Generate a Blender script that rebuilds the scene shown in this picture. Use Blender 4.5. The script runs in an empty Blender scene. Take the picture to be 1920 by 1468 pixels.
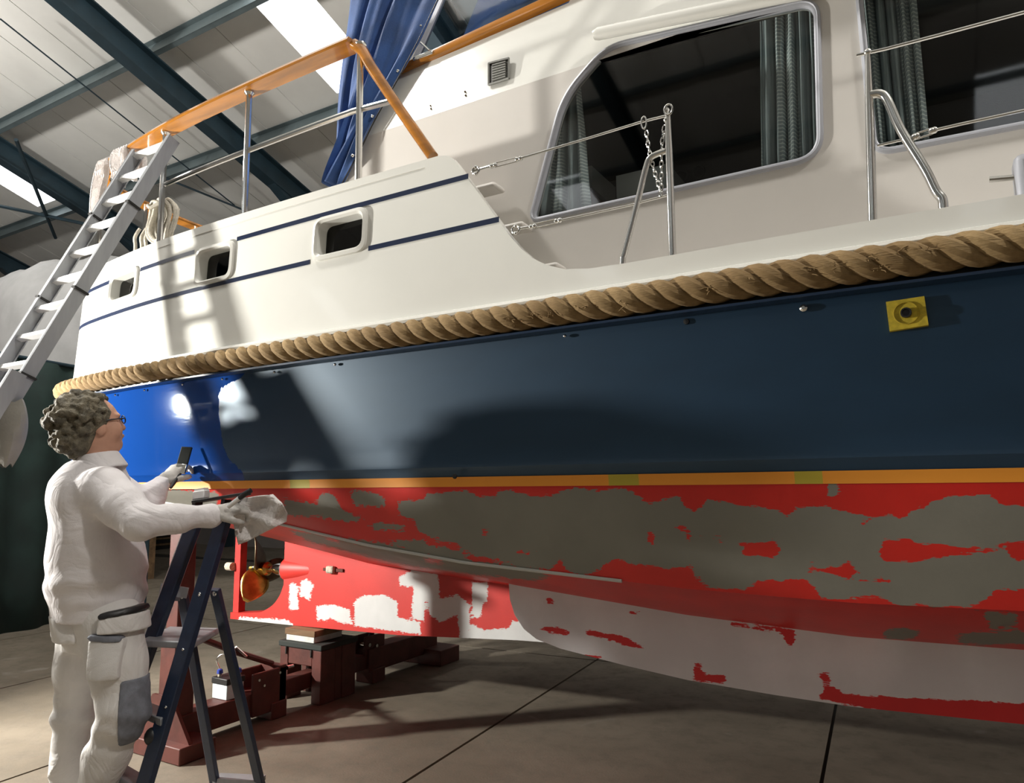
import bpy, bmesh, math, random
import numpy as np
from mathutils import Vector, Matrix, Quaternion
from mathutils.geometry import tessellate_polygon

random.seed(7)
rng = np.random.default_rng(7)
scene = bpy.context.scene
COL = scene.collection

# ------------------------------------------------------------------ camera
F_PX, CX, CY, EYE = 1350.0, 960.0, 734.0, 1.42
YAW, PITCH, ROLL = math.radians(30.3), math.radians(7.35), math.radians(0.57)
FWD = Vector((-math.sin(YAW)*math.cos(PITCH), math.cos(YAW)*math.cos(PITCH), math.sin(PITCH)))
_r = Vector((math.cos(YAW), math.sin(YAW), 0)); _u = _r.cross(FWD)
RGT = _r*math.cos(ROLL) - _u*math.sin(ROLL)
UPV = _u*math.cos(ROLL) + _r*math.sin(ROLL)
EYEP = Vector((0, 0, EYE))
cam_d = bpy.data.cameras.new('camera'); cam = bpy.data.objects.new('camera', cam_d); COL.objects.link(cam)
cam_d.sensor_width = 36; cam_d.sensor_fit = 'HORIZONTAL'; cam_d.lens = 36*F_PX/1920; cam_d.clip_start = .05; cam_d.clip_end = 200
rm = Matrix((RGT, UPV, -FWD)).transposed().to_4x4(); cam.matrix_world = Matrix.Translation(EYEP) @ rm
scene.camera = cam

# ------------------------------------------------------------------ world, exposure, lights
scene.view_settings.view_transform = 'Standard'; scene.view_settings.look = 'None'
scene.view_settings.gamma = 1; scene.view_settings.exposure = 0.0; scene.view_settings.use_curve_mapping = False
W = bpy.data.worlds.new('world'); scene.world = W; W.use_nodes = True
W.node_tree.nodes['Background'].inputs[0].default_value = (.95, .95, .90, 1)
W.node_tree.nodes['Background'].inputs[1].default_value = 0.17
SKYLIGHT_STRENGTH = 3.0
FILL_POWER = 800.0
LAMP_POS = Vector((-5.7, 0.75, 1.98)); LAMP_AIM = Vector((-2.6, 2.25, 1.7))
LAMP_POWER = 1150.0

# ------------------------------------------------------------------ pixel helpers (1920x1468 frame)
def ray(px, py): return FWD + RGT*((px-CX)/F_PX) - UPV*((py-CY)/F_PX)
def on_y(px, py, y): d = ray(px, py); return EYEP + d*(y/d.y)
def on_z(px, py, z): d = ray(px, py); return EYEP + d*((z-EYE)/d.z)
def at_d(px, py, dep): return EYEP + ray(px, py)*dep
def proj(P):
    P = np.asarray(P, float).reshape(-1, 3) - np.array(EYEP)
    z = P @ np.array(FWD)
    return np.stack([CX+F_PX*(P@np.array(RGT))/z, CY-F_PX*(P@np.array(UPV))/z], 1)

# ------------------------------------------------------------------ object helpers
def tag(o, label=None, cat=None, group=None, kind=None):
    if label: o['label'] = label
    if cat: o['category'] = cat
    if group: o['group'] = group
    if kind: o['kind'] = kind
    return o
def thing(name, loc, label=None, cat=None, group=None, kind=None):
    o = bpy.data.objects.new(name, None); COL.objects.link(o); o.location = loc; o.empty_display_size = .1
    return tag(o, label, cat, group, kind)
def wloc(o):
    v = Vector((0, 0, 0))
    while o is not None:
        v += Vector(o.location); o = o.parent
    return v
def link(name, me, mat, parent=None, label=None):
    o = bpy.data.objects.new(name, me); COL.objects.link(o)
    if mat is not None: me.materials.append(mat)
    if parent is not None:
        o.parent = parent; o.location = -wloc(parent)     # vertices are given in world metres
    if label: o['label'] = label
    return o

class MB:
    def __init__(s): s.v = []; s.f = []
    def add(s, vs, fs):
        n = len(s.v); s.v += [tuple(p) for p in vs]; s.f += [tuple(i+n for i in f) for f in fs]; return s
    def box(s, lo, hi):
        x0, y0, z0 = lo; x1, y1, z1 = hi
        return s.hexa([(x0,y0,z0),(x1,y0,z0),(x1,y1,z0),(x0,y1,z0)], [(x0,y0,z1),(x1,y0,z1),(x1,y1,z1),(x0,y1,z1)])
    def hexa(s, b, t):
        return s.add(list(b)+list(t), [(3,2,1,0),(4,5,6,7),(0,1,5,4),(1,2,6,5),(2,3,7,6),(3,0,4,7)])
    def bar(s, p0, p1, w, h, side=None):
        p0, p1 = Vector(p0), Vector(p1); d = (p1-p0).normalized()
        a = Vector(side) if side is not None else d.cross(Vector((0,0,1)))
        a = (a - d*a.dot(d)).normalized(); b = d.cross(a).normalized()
        a *= w/2; b *= h/2
        q = lambda c: [c-a-b, c+a-b, c+a+b, c-a+b]
        return s.hexa(q(p0), q(p1))
    def tube(s, pts, r, seg=10, closed=False, caps=True):
        pts = [Vector(p) for p in pts]; n = len(pts)
        rs = r if isinstance(r, (list, tuple)) else [r]*n
        d0 = (pts[1]-pts[0]).normalized(); up = Vector((0,0,1)) if abs(d0.z) < .9 else Vector((1,0,0))
        a = d0.cross(up).normalized(); base = len(s.v); prev = d0
        for i in range(n):
            if closed: d = (pts[(i+1) % n]-pts[i-1]).normalized()
            else: d = (pts[min(i+1, n-1)]-pts[max(i-1, 0)]).normalized()
            q = prev.rotation_difference(d); a = q @ a; a = (a-d*a.dot(d)).normalized(); b = d.cross(a); prev = d
            for k in range(seg):
                t = 2*math.pi*k/seg
                s.v.append(tuple(pts[i]+(a*math.cos(t)+b*math.sin(t))*rs[i]))
        m = n if closed else n-1
        for i in range(m):
            j = (i+1) % n
            for k in range(seg):
                l = (k+1) % seg
                s.f.append((base+i*seg+k, base+i*seg+l, base+j*seg+l, base+j*seg+k))
        if caps and not closed:
            s.f.append(tuple(base+k for k in reversed(range(seg)))); s.f.append(tuple(base+(n-1)*seg+k for k in range(seg)))
        return s
    def prism(s, poly, vec):
        vec = Vector(vec); n = len(poly); P = [Vector(p) for p in poly]
        return s.add(P+[p+vec for p in P], [tuple(reversed(range(n))), tuple(range(n, 2*n))]+[(i, (i+1) % n, n+(i+1) % n, n+i) for i in range(n)])
    def grid(s, P, closed_u=False):
        nu, nv = len(P), len(P[0]); b = len(s.v)
        for row in P: s.v += [tuple(p) for p in row]
        for i in range(nu if closed_u else nu-1):
            for j in range(nv-1):
                i2 = (i+1) % nu
                s.f.append((b+i*nv+j, b+i2*nv+j, b+i2*nv+j+1, b+i*nv+j+1))
        return s
    def sweep(s, pts, sec, ups, closed_sec=True):
        pts = [Vector(p) for p in pts]; n = len(pts); m = len(sec); b = len(s.v)
        for i, p in enumerate(pts):
            d = (pts[min(i+1, n-1)]-pts[max(i-1, 0)]).normalized(); u = Vector(ups[i] if isinstance(ups, list) else ups)
            u = (u-d*u.dot(d)).normalized(); a = d.cross(u)
            s.v += [tuple(p+a*x+u*y) for x, y in sec]
        for i in range(n-1):
            for k in range(m if closed_sec else m-1):
                l = (k+1) % m; s.f.append((b+i*m+k, b+i*m+l, b+(i+1)*m+l, b+(i+1)*m+k))
        if closed_sec:
            s.f.append(tuple(b+k for k in reversed(range(m)))); s.f.append(tuple(b+(n-1)*m+k for k in range(m)))
        return s
    def lathe(s, o, d, prof, seg=20):
        o, d = Vector(o), Vector(d).normalized(); up = Vector((0,0,1)) if abs(d.z) < .9 else Vector((1,0,0))
        a = d.cross(up).normalized(); c = d.cross(a); b = len(s.v); n = len(prof)
        for t, r in prof:
            for k in range(seg):
                q = 2*math.pi*k/seg; s.v.append(tuple(o+d*t+(a*math.cos(q)+c*math.sin(q))*r))
        for i in range(n-1):
            for k in range(seg):
                l = (k+1) % seg; s.f.append((b+i*seg+k, b+i*seg+l, b+(i+1)*seg+l, b+(i+1)*seg+k))
        s.f.append(tuple(b+k for k in reversed(range(seg)))); s.f.append(tuple(b+(n-1)*seg+k for k in range(seg)))
        return s
    def ball(s, c, r, seg=12, rings=8):
        c = Vector(c); rr = Vector(r) if isinstance(r, (tuple, list, Vector)) else Vector((r, r, r))
        P = []
        for i in range(rings+1):
            t = math.pi*i/rings
            P.append([c+Vector((rr.x*math.sin(t)*math.cos(2*math.pi*k/seg), rr.y*math.sin(t)*math.sin(2*math.pi*k/seg), rr.z*math.cos(t))) for k in range(seg+1)])
        return s.grid(P)
    def mesh(s, name, angle=35, fix=True):
        me = bpy.data.meshes.new(name); me.from_pydata(s.v, [], s.f); me.validate(clean_customdata=False)
        if fix:
            bm = bmesh.new(); bm.from_mesh(me); bmesh.ops.remove_doubles(bm, verts=bm.verts, dist=1e-6)
            bmesh.ops.recalc_face_normals(bm, faces=bm.faces); bm.to_mesh(me); bm.free()
        me.polygons.foreach_set('use_smooth', [True]*len(me.polygons))
        if angle: me.set_sharp_from_angle(angle=math.radians(angle))
        me.update(); return me
    def build(s, name, mat, parent=None, label=None, angle=35, fix=True):
        return link(name, s.mesh(name, angle, fix), mat, parent, label)

def bevel(o, w=.004, seg=2):
    m = o.modifiers.new('bevel', 'BEVEL'); m.width = w; m.segments = seg; m.limit_method = 'ANGLE'; m.angle_limit = math.radians(40)
    return o
def catmull(pts, n=8, closed=False):
    P = [Vector(p) for p in pts]; out = []; N = len(P); rngi = range(N if closed else N-1)
    for i in rngi:
        if closed: a, b, c, d = P[i-1], P[i], P[(i+1) % N], P[(i+2) % N]
        else: a, b, c, d = P[max(i-1,0)], P[i], P[i+1], P[min(i+2, N-1)]
        for k in range(n):
            t = k/n; out.append(.5*((2*b)+(c-a)*t+(2*a-5*b+4*c-d)*t*t+(3*b-a-3*c+d)*t**3))
    if not closed: out.append(P[-1])
    return out
def rounded(poly, r, n=5):
    """round the corners of a 2-D polygon"""
    out = []; N = len(poly)
    for i in range(N):
        p, a, b = Vector(poly[i]), Vector(poly[i-1]), Vector(poly[(i+1) % N])
        ri = r[i] if isinstance(r, (list, tuple)) else r
        u, w = (a-p).normalized(), (b-p).normalized()
        q0, q1 = p+u*ri, p+w*ri
        for k in range(n+1):
            t = k/n; out.append(tuple(q0*(1-t)**2+p*2*t*(1-t)+q1*t*t))
    return out

# ------------------------------------------------------------------ materials
def nodes(name):
    m = bpy.data.materials.new(name); m.use_nodes = True
    nt = m.node_tree; return m, nt, nt.nodes['Principled BSDF']
def N(nt, t, **k):
    n = nt.nodes.new(t)
    for a, b in k.items(): setattr(n, a, b)
    return n
def c4(c): return (c[0], c[1], c[2], 1)
def obj_co(nt, scale=(1,1,1)):
    g = N(nt, 'ShaderNodeNewGeometry'); mp = N(nt, 'ShaderNodeMapping'); mp.inputs['Scale'].default_value = scale
    nt.links.new(g.outputs['Position'], mp.inputs['Vector']); return mp.outputs[0]
def noise(nt, co, scale, detail=4, rough=.55, dist=0):
    n = N(nt, 'ShaderNodeTexNoise'); n.inputs['Scale'].default_value = scale; n.inputs['Detail'].default_value = detail
    n.inputs['Roughness'].default_value = rough; n.inputs['Distortion'].default_value = dist; nt.links.new(co, n.inputs['Vector']); return n.outputs['Fac']
def mixc(nt, fac, a, b):
    n = N(nt, 'ShaderNodeMix', data_type='RGBA')
    for sock, val in ((n.inputs[0], fac), (n.inputs[6], a), (n.inputs[7], b)):
        if isinstance(val, (int, float)): sock.default_value = val
        elif isinstance(val, (tuple, list)): sock.default_value = c4(val)
        else: nt.links.new(val, sock)
    return n.outputs[2]
def rng_map(nt, v, a, b, c=0, d=1, smooth=True):
    n = N(nt, 'ShaderNodeMapRange'); n.interpolation_type = 'SMOOTHSTEP' if smooth else 'LINEAR'
    nt.links.new(v, n.inputs[0])
    for i, x in enumerate((a, b, c, d)): n.inputs[i+1].default_value = x
    return n.outputs[0]
def mth(nt, op, a, b=None):
    n = N(nt, 'ShaderNodeMath', operation=op)
    for i, x in enumerate((a, b)):
        if x is None: continue
        if isinstance(x, (int, float)): n.inputs[i].default_value = x
        else: nt.links.new(x, n.inputs[i])
    return n.outputs[0]
def bump(nt, b, h, strength=.3, dist=.01):
    n = N(nt, 'ShaderNodeBump'); n.inputs['Strength'].default_value = strength; n.inputs['Distance'].default_value = dist
    nt.links.new(h, n.inputs['Height']); nt.links.new(n.outputs[0], b.inputs['Normal'])
def mat(name, col, rough=.5, metal=0, var=0, vs=6, bmp=0, bs=60, stretch=(1,1,1), coat=0, sheen=0, spec=None):
    m, nt, b = nodes(name)
    b.inputs['Base Color'].default_value = c4(col); b.inputs['Roughness'].default_value = rough; b.inputs['Metallic'].default_value = metal
    if coat: b.inputs['Coat Weight'].default_value = coat; b.inputs['Coat Roughness'].default_value = .05
    if sheen: b.inputs['Sheen Weight'].default_value = sheen
    if spec is not None: b.inputs['Specular IOR Level'].default_value = spec
    if var or bmp: co = obj_co(nt, stretch)
    if var:
        f = rng_map(nt, noise(nt, co, vs), .3, .7)
        nt.links.new(mixc(nt, f, tuple(x*(1-var) for x in col), tuple(min(1, x*(1+var*.6)) for x in col)), b.inputs['Base Color'])
    if bmp: bump(nt, b, noise(nt, co, bs, 3), bmp, .01)
    return m
MT = {}
MT['white'] = mat('white_gelcoat', (.70,.695,.65), .22, var=.03, vs=2, coat=.3)
MT['cream'] = mat('cream_cabin_paint', (.65,.62,.58), .35, var=.03, vs=2)
MT['navy_line'] = mat('navy_stripe', (.008,.016,.045), .3)
MT['teak'] = mat('varnished_teak', (.38,.145,.018), .18, var=.35, vs=18, stretch=(.12,1,1), coat=.8)
MT['steel'] = mat('stainless_steel', (.72,.72,.70), .16, 1)
MT['alu'] = mat('aluminium', (.30,.31,.325), .45, .4, var=.08, vs=30, stretch=(1,1,.1))
MT['alu_grey'] = mat('window_alloy', (.40,.41,.45), .45, .2)
MT['rung'] = mat('ladder_rung_alloy', (.8,.8,.8), .4, .5)
MT['canvas'] = mat('blue_canvas', (.022,.075,.24), .8, var=.25, vs=7, bmp=.25, bs=220, sheen=.2)
MT['black'] = mat('black_plastic', (.012,.012,.013), .45)
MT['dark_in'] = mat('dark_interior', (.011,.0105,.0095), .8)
MT['wood_in'] = mat('interior_wood', (.22,.08,.03), .4, var=.2, vs=12)
MT['grey_plastic'] = mat('grey_plastic', (.55,.57,.58), .4)
MT['red_steel'] = mat('red_oxide_steel', (.095,.024,.017), .55, var=.3, vs=9, bmp=.1, bs=40)
MT['navy_ladder'] = mat('navy_painted_alloy', (.012,.022,.05), .35, var=.15, vs=40)
MT['gold'] = mat('bronze_propeller', (.62,.40,.10), .28, 1, var=.3, vs=14)
MT['bronze_dark'] = mat('dark_bronze', (.10,.075,.045), .45, .8, var=.3, vs=14)
MT['grey_rope'] = mat('grey_mooring_rope', (.50,.47,.40), .9, var=.2, vs=50, bmp=.6, bs=160)
MT['rag'] = mat('rag_cotton', (.72,.68,.66), .95, var=.1, vs=14, bmp=.3, bs=180)
MT['wood'] = mat('weathered_timber', (.20,.12,.06), .85, var=.35, vs=14, stretch=(.2,1,1), bmp=.3, bs=60)
MT['wood_white'] = mat('whitewashed_timber', (.62,.62,.58), .8, var=.15, vs=14)
MT['rubber'] = mat('black_rubber', (.02,.025,.022), .8)
MT['tarp'] = mat('grey_tarpaulin', (.40,.40,.40), .6, var=.12, vs=2, bmp=.3, bs=5)
MT['green'] = mat('dark_green_curtain', (.012,.030,.026), .8, var=.3, vs=3)
MT['roof'] = mat('roof_liner', (.88,.87,.83), .6, var=.05, vs=1.2)
MT['wall'] = mat('shed_wall_sheet', (.34,.31,.29), .8, var=.1, vs=.8)
MT['beam'] = mat('blue_green_painted_steel', (.018,.040,.055), .5, var=.2, vs=4)
MT['purlin'] = mat('galvanised_purlin', (.14,.18,.19), .5, .3, var=.15, vs=3)
MT['zinc'] = mat('zinc_anode', (.55,.50,.40), .75, var=.3, vs=60, bmp=.8, bs=120)

# ================================================================== the shed
# roof plane: z = RZ0 - RS*y
RS, RZ0 = 0.32, 1.42+8.9
def on_roof(px, py, off=0):
    d = ray(px, py); t = (RZ0-off-EYE)/(d.z+RS*d.y); return EYEP+d*t
roof_n = Vector((0, RS, 1)).normalized()
def rp(x, y, off=0): return Vector((x, y, RZ0-RS*y))-roof_n*off
Y_RIDGE, Y_EAVE = -3.0, 12.0
X_W, X_E = -24.0, 9.0

def concrete():
    m, nt, b = nodes('stained_concrete'); co = obj_co(nt)
    n1 = rng_map(nt, noise(nt, co, .9, 6, .6), .35, .7); n2 = rng_map(nt, noise(nt, co, 7, 8, .7), .4, .75); n3 = noise(nt, co, 90, 3)
    c = mixc(nt, n1, (.150,.125,.092), (.225,.19,.145)); c = mixc(nt, mth(nt, 'MULTIPLY', n2, .45), c, (.10,.085,.066))
    spots = rng_map(nt, noise(nt, co, 3.1, 2, .4, .6), .70, .76); c = mixc(nt, mth(nt, 'MULTIPLY', spots, .35), c, (.36,.34,.30))
    nt.links.new(c, b.inputs['Base Color']); nt.links.new(rng_map(nt, n2, 0, 1, .62, .85), b.inputs['Roughness'])
    bump(nt, b, n3, .12, .006); return m
MT['concrete'] = concrete()
MT['joint'] = mat('joint_filler', (.022,.019,.016), .9)

fl = MB().add([(X_W,-14,-.014),(X_E,-14,-.014),(X_E,Y_EAVE,-.014),(X_W,Y_EAVE,-.014)], [(0,1,2,3)]).build('floor', MT['joint'], fix=False)
tag(fl, kind='structure')
ca, sa = math.cos(math.radians(3.6)), math.sin(math.radians(3.6))
def fr(u, v): return (-2.14+u*ca-v*sa, u*sa+v*ca)
G = .009; SW, SL = 1.80, 4.6
for i in range(-11, 6):
    for j in range(-3, 3):
        u0, u1, v0, v1 = i*SW+G, (i+1)*SW-G, 1.0+j*SL+G-.02, 1.0+(j+1)*SL-G-.02
        q = [fr(u0,v0), fr(u1,v0), fr(u1,v1), fr(u0,v1)]
        if any(p[1] > Y_EAVE-.05 or p[0] < X_W or p[0] > X_E or p[1] < -13.9 for p in q): continue
        MB().hexa([(x,y,-.0138) for x,y in q], [(x,y,0) for x,y in q]).build('slab', MT['concrete'], fl)
# the slabs beyond the regular field: one screed strip along the far wall
MB().box((X_W,9.9,-.0138), (X_E,Y_EAVE,-.001)).build('slab', MT['concrete'], fl)

ceil = thing('ceiling', (0, 0, RZ0), kind='structure')
sky_m, nt, b = nodes('skylight_glow')
b.inputs['Base Color'].default_value = (.9,.9,.9,1); b.inputs['Emission Color'].default_value = (.93,.97,1,1); b.inputs['Emission Strength'].default_value = SKYLIGHT_STRENGTH
MT['sky'] = sky_m
# rafters found in the photograph
R1 = sum(on_roof(*q).x for q in [(190,0),(395,175),(600,350)])/3
R2 = sum(on_roof(*q).x for q in [(0,225),(90,295),(160,350)])/3
BAY = R1-R2
PURL = [on_roof(*q).y for q in [(250,100),(310,316)]]; PS = PURL[1]-PURL[0]
sk1 = [on_roof(*q) for q in [(491,20),(636,179),(584,0),(646,65)]]
SK1 = (min(p.x for p in sk1[:2]), max(p.x for p in sk1[2:]))
sk2 = [on_roof(*q) for q in [(0,302),(108,372),(0,345),(70,390)]]
SK2 = (min(p.x for p in sk2), max(p.x for p in sk2))
print('rafters', R1, R2, 'bay', BAY, 'purlins', PURL, 'sky1', [tuple(round(c,2) for c in p) for p in sk1], 'sky2', [tuple(round(c,2) for c in p) for p in sk2])
PW = .912
x_panels = []; x = SK1[0]
SKY_X0 = SK1[0]
n0 = int((X_W-SKY_X0)/PW)-1
def roof_piece(name, m, x0, x1, y0, y1, mirror=False, off=0, th=.04):
    f = (lambda x, y: rp(x, y)) if not mirror else (lambda x, y: Vector((x, 2*Y_RIDGE-y, rp(x, y).z)))
    q = [f(x0,y0), f(x1,y0), f(x1,y1), f(x0,y1)]
    o = MB().hexa([p+Vector((0,0,off)) for p in q], [p+Vector((0,0,off+th)) for p in q]).build(name, m, ceil); return o
sky_i = {0: (PURL[0]-PS*2.0, PURL[1]-.05)}
k2 = round((SK2[0]-SKY_X0)/PW)
for i in range(n0, int((X_E-SKY_X0)/PW)+1):
    x0, x1 = SKY_X0+i*PW+.008, SKY_X0+(i+1)*PW-.008
    if x0 < X_W or x1 > X_E: continue
    sky = (i % 10 == 0)
    segs = []
    if sky:
        segs = [(Y_RIDGE, 4.2, 0), (4.2, 8.06, 1), (8.06, Y_EAVE, 0)]
    else: segs = [(Y_RIDGE, Y_EAVE, 0)]
    for a, c, s in segs:
        roof_piece('skylight' if s else 'roof_panel', MT['sky'] if s else MT['roof'], x0, x1, a, c)
        roof_piece('skylight' if s else 'roof_panel', MT['sky'] if s else MT['roof'], x0, x1, a, c, True)
# backing sheet above the panels keeps the seams dark
for mir in (False, True): roof_piece('roof_deck', MT['beam'], X_W, X_E, Y_RIDGE, Y_EAVE, mir, off=.06, th=.03)
def ibeam(mb, p0, p1, h, w, t=.02, up=roof_n):
    p0, p1 = Vector(p0), Vector(p1); up = Vector(up)
    side = (p1-p0).normalized().cross(up)
    mb.bar(p0, p1, t, h-.02, side); mb.bar(p0+up*(h/2-.012), p1+up*(h/2-.012), w, .024, side); mb.bar(p0-up*(h/2-.012), p1-up*(h/2-.012), w, .024, side)
for k in range(-2, 4):
    xr = R1+k*BAY
    if not (X_W < xr < X_E): continue
    for mir in (False, True):
        mb = MB(); a, c = rp(xr, Y_RIDGE, .46), rp(xr, Y_EAVE-.05, .46)
        up = roof_n.copy()
        if mir:
            a.y = 2*Y_RIDGE-a.y; c.y = 2*Y_RIDGE-c.y; up.y = -up.y
        ibeam(mb, a, c, .40, .24, .02, up)
        if not mir:   # haunch towards the eave
            h0, h1 = rp(xr, Y_EAVE-3.2, .66), rp(xr, Y_EAVE-.1, 1.5)
            mb.prism([h0+Vector((-.1,0,0)), h1+Vector((-.1,0,0)), rp(xr-.1, Y_EAVE-.1, .6)], (.2,0,0))
        mb.build('rafter', MT['beam'], ceil)
    MB().box((xr-.12,Y_EAVE-.42,0), (xr+.12,Y_EAVE-.08,RZ0-RS*Y_EAVE-.3)).build('column', MT['beam'], ceil)
for k in range(-5, 4):
    y = PURL[0]+k*PS
    if y > Y_EAVE-.2 or y < Y_RIDGE: continue
    for mir in (False, True):
        mb = MB(); up = roof_n.copy(); a, c = rp(X_W+.1, y, .15), rp(X_E-.1, y, .15)
        if mir:
            a.y = c.y = 2*Y_RIDGE-y; up.y = -up.y
        side = Vector((1,0,0)).cross(up)
        mb.bar(a, c, .012, .22, side)
        mb.bar(a+up*.104+side*.035, c+up*.104+side*.035, .075, .012, side); mb.bar(a-up*.104-side*.035, c-up*.104-side*.035, .075, .012, side)
        mb.build('purlin', MT['purlin'], ceil)
# thin sag rods and diagonal bracing seen against the liner
def rod(p0, p1, r): MB().tube([p0, p1], r, 6).build('brace_rod', MT['beam'], ceil)
def roofpt(px, py, off): return on_roof(px, py, off)
rod(roofpt(0,35,.5), roofpt(440,385,.5), .012)
rod(roofpt(30,262,1.0), roofpt(104,446,1.0), .035)
rod(roofpt(-30,380,1.0), roofpt(165,421,1.0), .035)
rod(roofpt(300,330,.3), roofpt(460,395,.3), .02)

wz = RZ0-RS*Y_EAVE
def wall(name, lo, hi): return tag(MB().box(lo, hi).build(name, MT['wall']), kind='structure')
wall('wall_back', (X_W,Y_EAVE,-.02), (X_E,Y_EAVE+.2,wz+.3))
gl = MB().prism([(X_W-.2,Y_EAVE,-.02),(X_W-.2,Y_EAVE,wz+.1),(X_W-.2,Y_RIDGE,RZ0-RS*Y_RIDGE+.1),(X_W-.2,2*Y_RIDGE-Y_EAVE,wz+.1),(X_W-.2,2*Y_RIDGE-Y_EAVE,-.02)], (.2,0,0)).build('wall_left', MT['wall']); tag(gl, kind='structure')
gr = MB().prism([(X_E,Y_EAVE,-.02),(X_E,Y_EAVE,wz+.1),(X_E,Y_RIDGE,RZ0-RS*Y_RIDGE+.1),(X_E,2*Y_RIDGE-Y_EAVE,wz+.1),(X_E,2*Y_RIDGE-Y_EAVE,-.02)], (.2,0,0)).build('wall_right', MT['wall']); tag(gr, kind='structure')

# dark green dust curtain behind the stern
def wavy(p0, p1, z0, z1, nw, amp, n=90, m=8, th=0):
    p0, p1 = Vector(p0), Vector(p1); d = p1-p0; s = Vector((-d.y, d.x, 0)).normalized()
    rows = []
    for i in range(n+1):
        t = i/n; o = amp*math.sin(2*math.pi*nw*t+1.3*math.sin(7*t))
        rows.append([p0+d*t+s*(o*(.6+.4*(1-j/m)))+Vector((0,0,z0+(z1-z0)*j/m)) for j in range(m+1)])
    return MB().grid(rows)
cu = wavy((-8.4,5.4,0), (-7.2,.5,0), .012, 2.75, 11, .05, 160, 6)
o = cu.build('dust_curtain', MT['green']); s = o.modifiers.new('solid','SOLIDIFY'); s.thickness = .006
tag(o, 'dark green curtain hanging to the floor behind the stern of the yacht', 'curtain')
MB().tube([(-8.42,5.48,2.76),(-7.18,.42,2.76)], .02, 8).build('curtain_rail', MT['beam'], o)
for (x, y) in ((-8.42,5.5),(-7.17,.38)): MB().tube([(x,y,0),(x,y,2.8)], .025, 8).build('curtain_post', MT['beam'], o)

# fill lamps added out of view under the roof to brighten liner and deck
hb_e, nt, b = nodes('lamp_lens'); b.inputs['Emission Color'].default_value = (1,.95,.85,1); b.inputs['Emission Strength'].default_value = 8
for k, (x, y) in enumerate(((-12.5,1.2),(-4.5,1.2),(3.5,1.2))):
    o = thing('fill_lamp', (x, y, 7.6), 'bell-shaped fill lamp added out of view to brighten the shed roof', 'lamp', 'added fill lamps under the roof')
    MB().lathe((x,y,7.6), (0,0,1), [(0,.24),(.02,.245),(.16,.18),(.28,.08),(.40,.07),(.42,.02)], 20).build('lamp_shade', MT['grey_plastic'], o)
    MB().lathe((x,y,7.585), (0,0,1), [(0,.20),(.012,.20)], 20).build('lamp_lens', hb_e, o)
    MB().tube([(x,y,8.0),(x,y,RZ0-RS*y-.02)], .012, 6).build('lamp_rod', MT['beam'], o)
    ld = bpy.data.lights.new('fill_light', 'POINT'); ld.energy = FILL_POWER; ld.color = (1,.965,.91); ld.shadow_soft_size = .25
    lo = bpy.data.objects.new('fill_light', ld); COL.objects.link(lo); lo.parent = o; lo.location = (0,0,-.6)

# a second boat under a grey tarpaulin, stored behind the curtain
tb = thing('covered_boat', (-14.0,7.0,0), 'boat stored under a grey white tarpaulin behind the green curtain', 'boat')
rows = []
for i in range(33):
    t = i/32; x = -18.5+9.2*t; wd = 1.75*(1-.75*max(0,(t-.72)/.28)**2); hz = 4.95+.25*math.sin(3*t)-.7*max(0,(t-.8)/.2)**2
    row = []
    for j in range(25):
        a = math.pi*(j/24)
        yy = 7.0-wd*math.copysign(abs(math.cos(a))**.7, math.cos(a)); zz = 3.1+(hz-3.1)*abs(math.sin(a))**.55
        row.append(Vector((x+.05*math.sin(9*a+i), yy+.05*math.sin(5*t*6+3*a), zz+.05*math.sin(i*1.7+j*.9))))
    rows.append(row)
mb = MB(); mb.grid(rows); mb.f.append(tuple(range(len(mb.v)-25, len(mb.v)))); mb.f.append(tuple(reversed(range(25)))); tpo = mb.build('tarpaulin', MT['tarp'], tb)
rows = []
for i in range(25):
    t = i/24; x = -18.4+9.2*t; wd = 1.72*(1-.8*max(0,(t-.65)/.35)**2)
    rows.append([Vector((x, 7.0+wd*c, z)) for c, z in ((-1,3.15),(-.98,2.6),(-.8,1.9),(-.3,1.2),(0,1.0),(.3,1.2),(.8,1.9),(.98,2.6),(1,3.15))])
MB().grid(rows).build('covered_hull', mat('far_hull', (.30,.30,.29), .5), tb)
for x in (-16.5,-13.5,-11.0):
    MB().box((x-.2,6.8,0), (x+.2,7.2,1.15)).build('keel_block', MT['wood'], tb)
# dark pallets stacked by the far wall
for k, (x, y, h) in enumerate(((-16.6,10.6,.75),)):
    o = thing('pallet_stack', (x,y,0), 'stack of dark pallets on the floor near the far shed wall', 'pallets')
    n = int(h/.14)
    for j in range(n):
        mb = MB(); mb.box((x-.9,y-.5,j*.14+.09), (x+.9,y+.5,j*.14+.13)); mb.build('pallet_deck', MT['wood'], o)
        for c in (-.8,0,.8): MB().box((x+c-.08,y-.5,j*.14), (x+c+.08,y+.5,j*.14+.09)).build('pallet_block', MT['dark_in'], o)

# ================================================================== the motor yacht
YC = 3.75                                             # centreline
yacht = thing('motor_yacht', (-1.0, YC, .5), 'large white and navy motor yacht with red patched bottom, propped up ashore', 'yacht')
plan_pts = [(6.3,3.75),(5.6,3.15),(4.2,2.6),(2.2,2.27),(0.3,2.2),(-1.2,2.2),(-2.4,2.2),(-3.4,2.235),(-4.1,2.315),(-4.5,2.40),(-4.66,2.53),(-4.76,2.76),(-4.86,3.2),(-4.9,3.75)]
_pl = catmull([(x,y,0) for x,y in plan_pts], 40)
def resample(pts, step_f):
    out = [pts[0]]; acc = 0
    for a, c in zip(pts, pts[1:]):
        L = (c-a).length; pos = 0
        while True:
            st = step_f(out[-1].x); need = st-acc
            if pos+need > L: acc += L-pos; break
            pos += need; acc = 0; out.append(a+(c-a)*(pos/L))
    if (out[-1]-pts[-1]).length > 1e-3: out.append(pts[-1])
    return out
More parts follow.
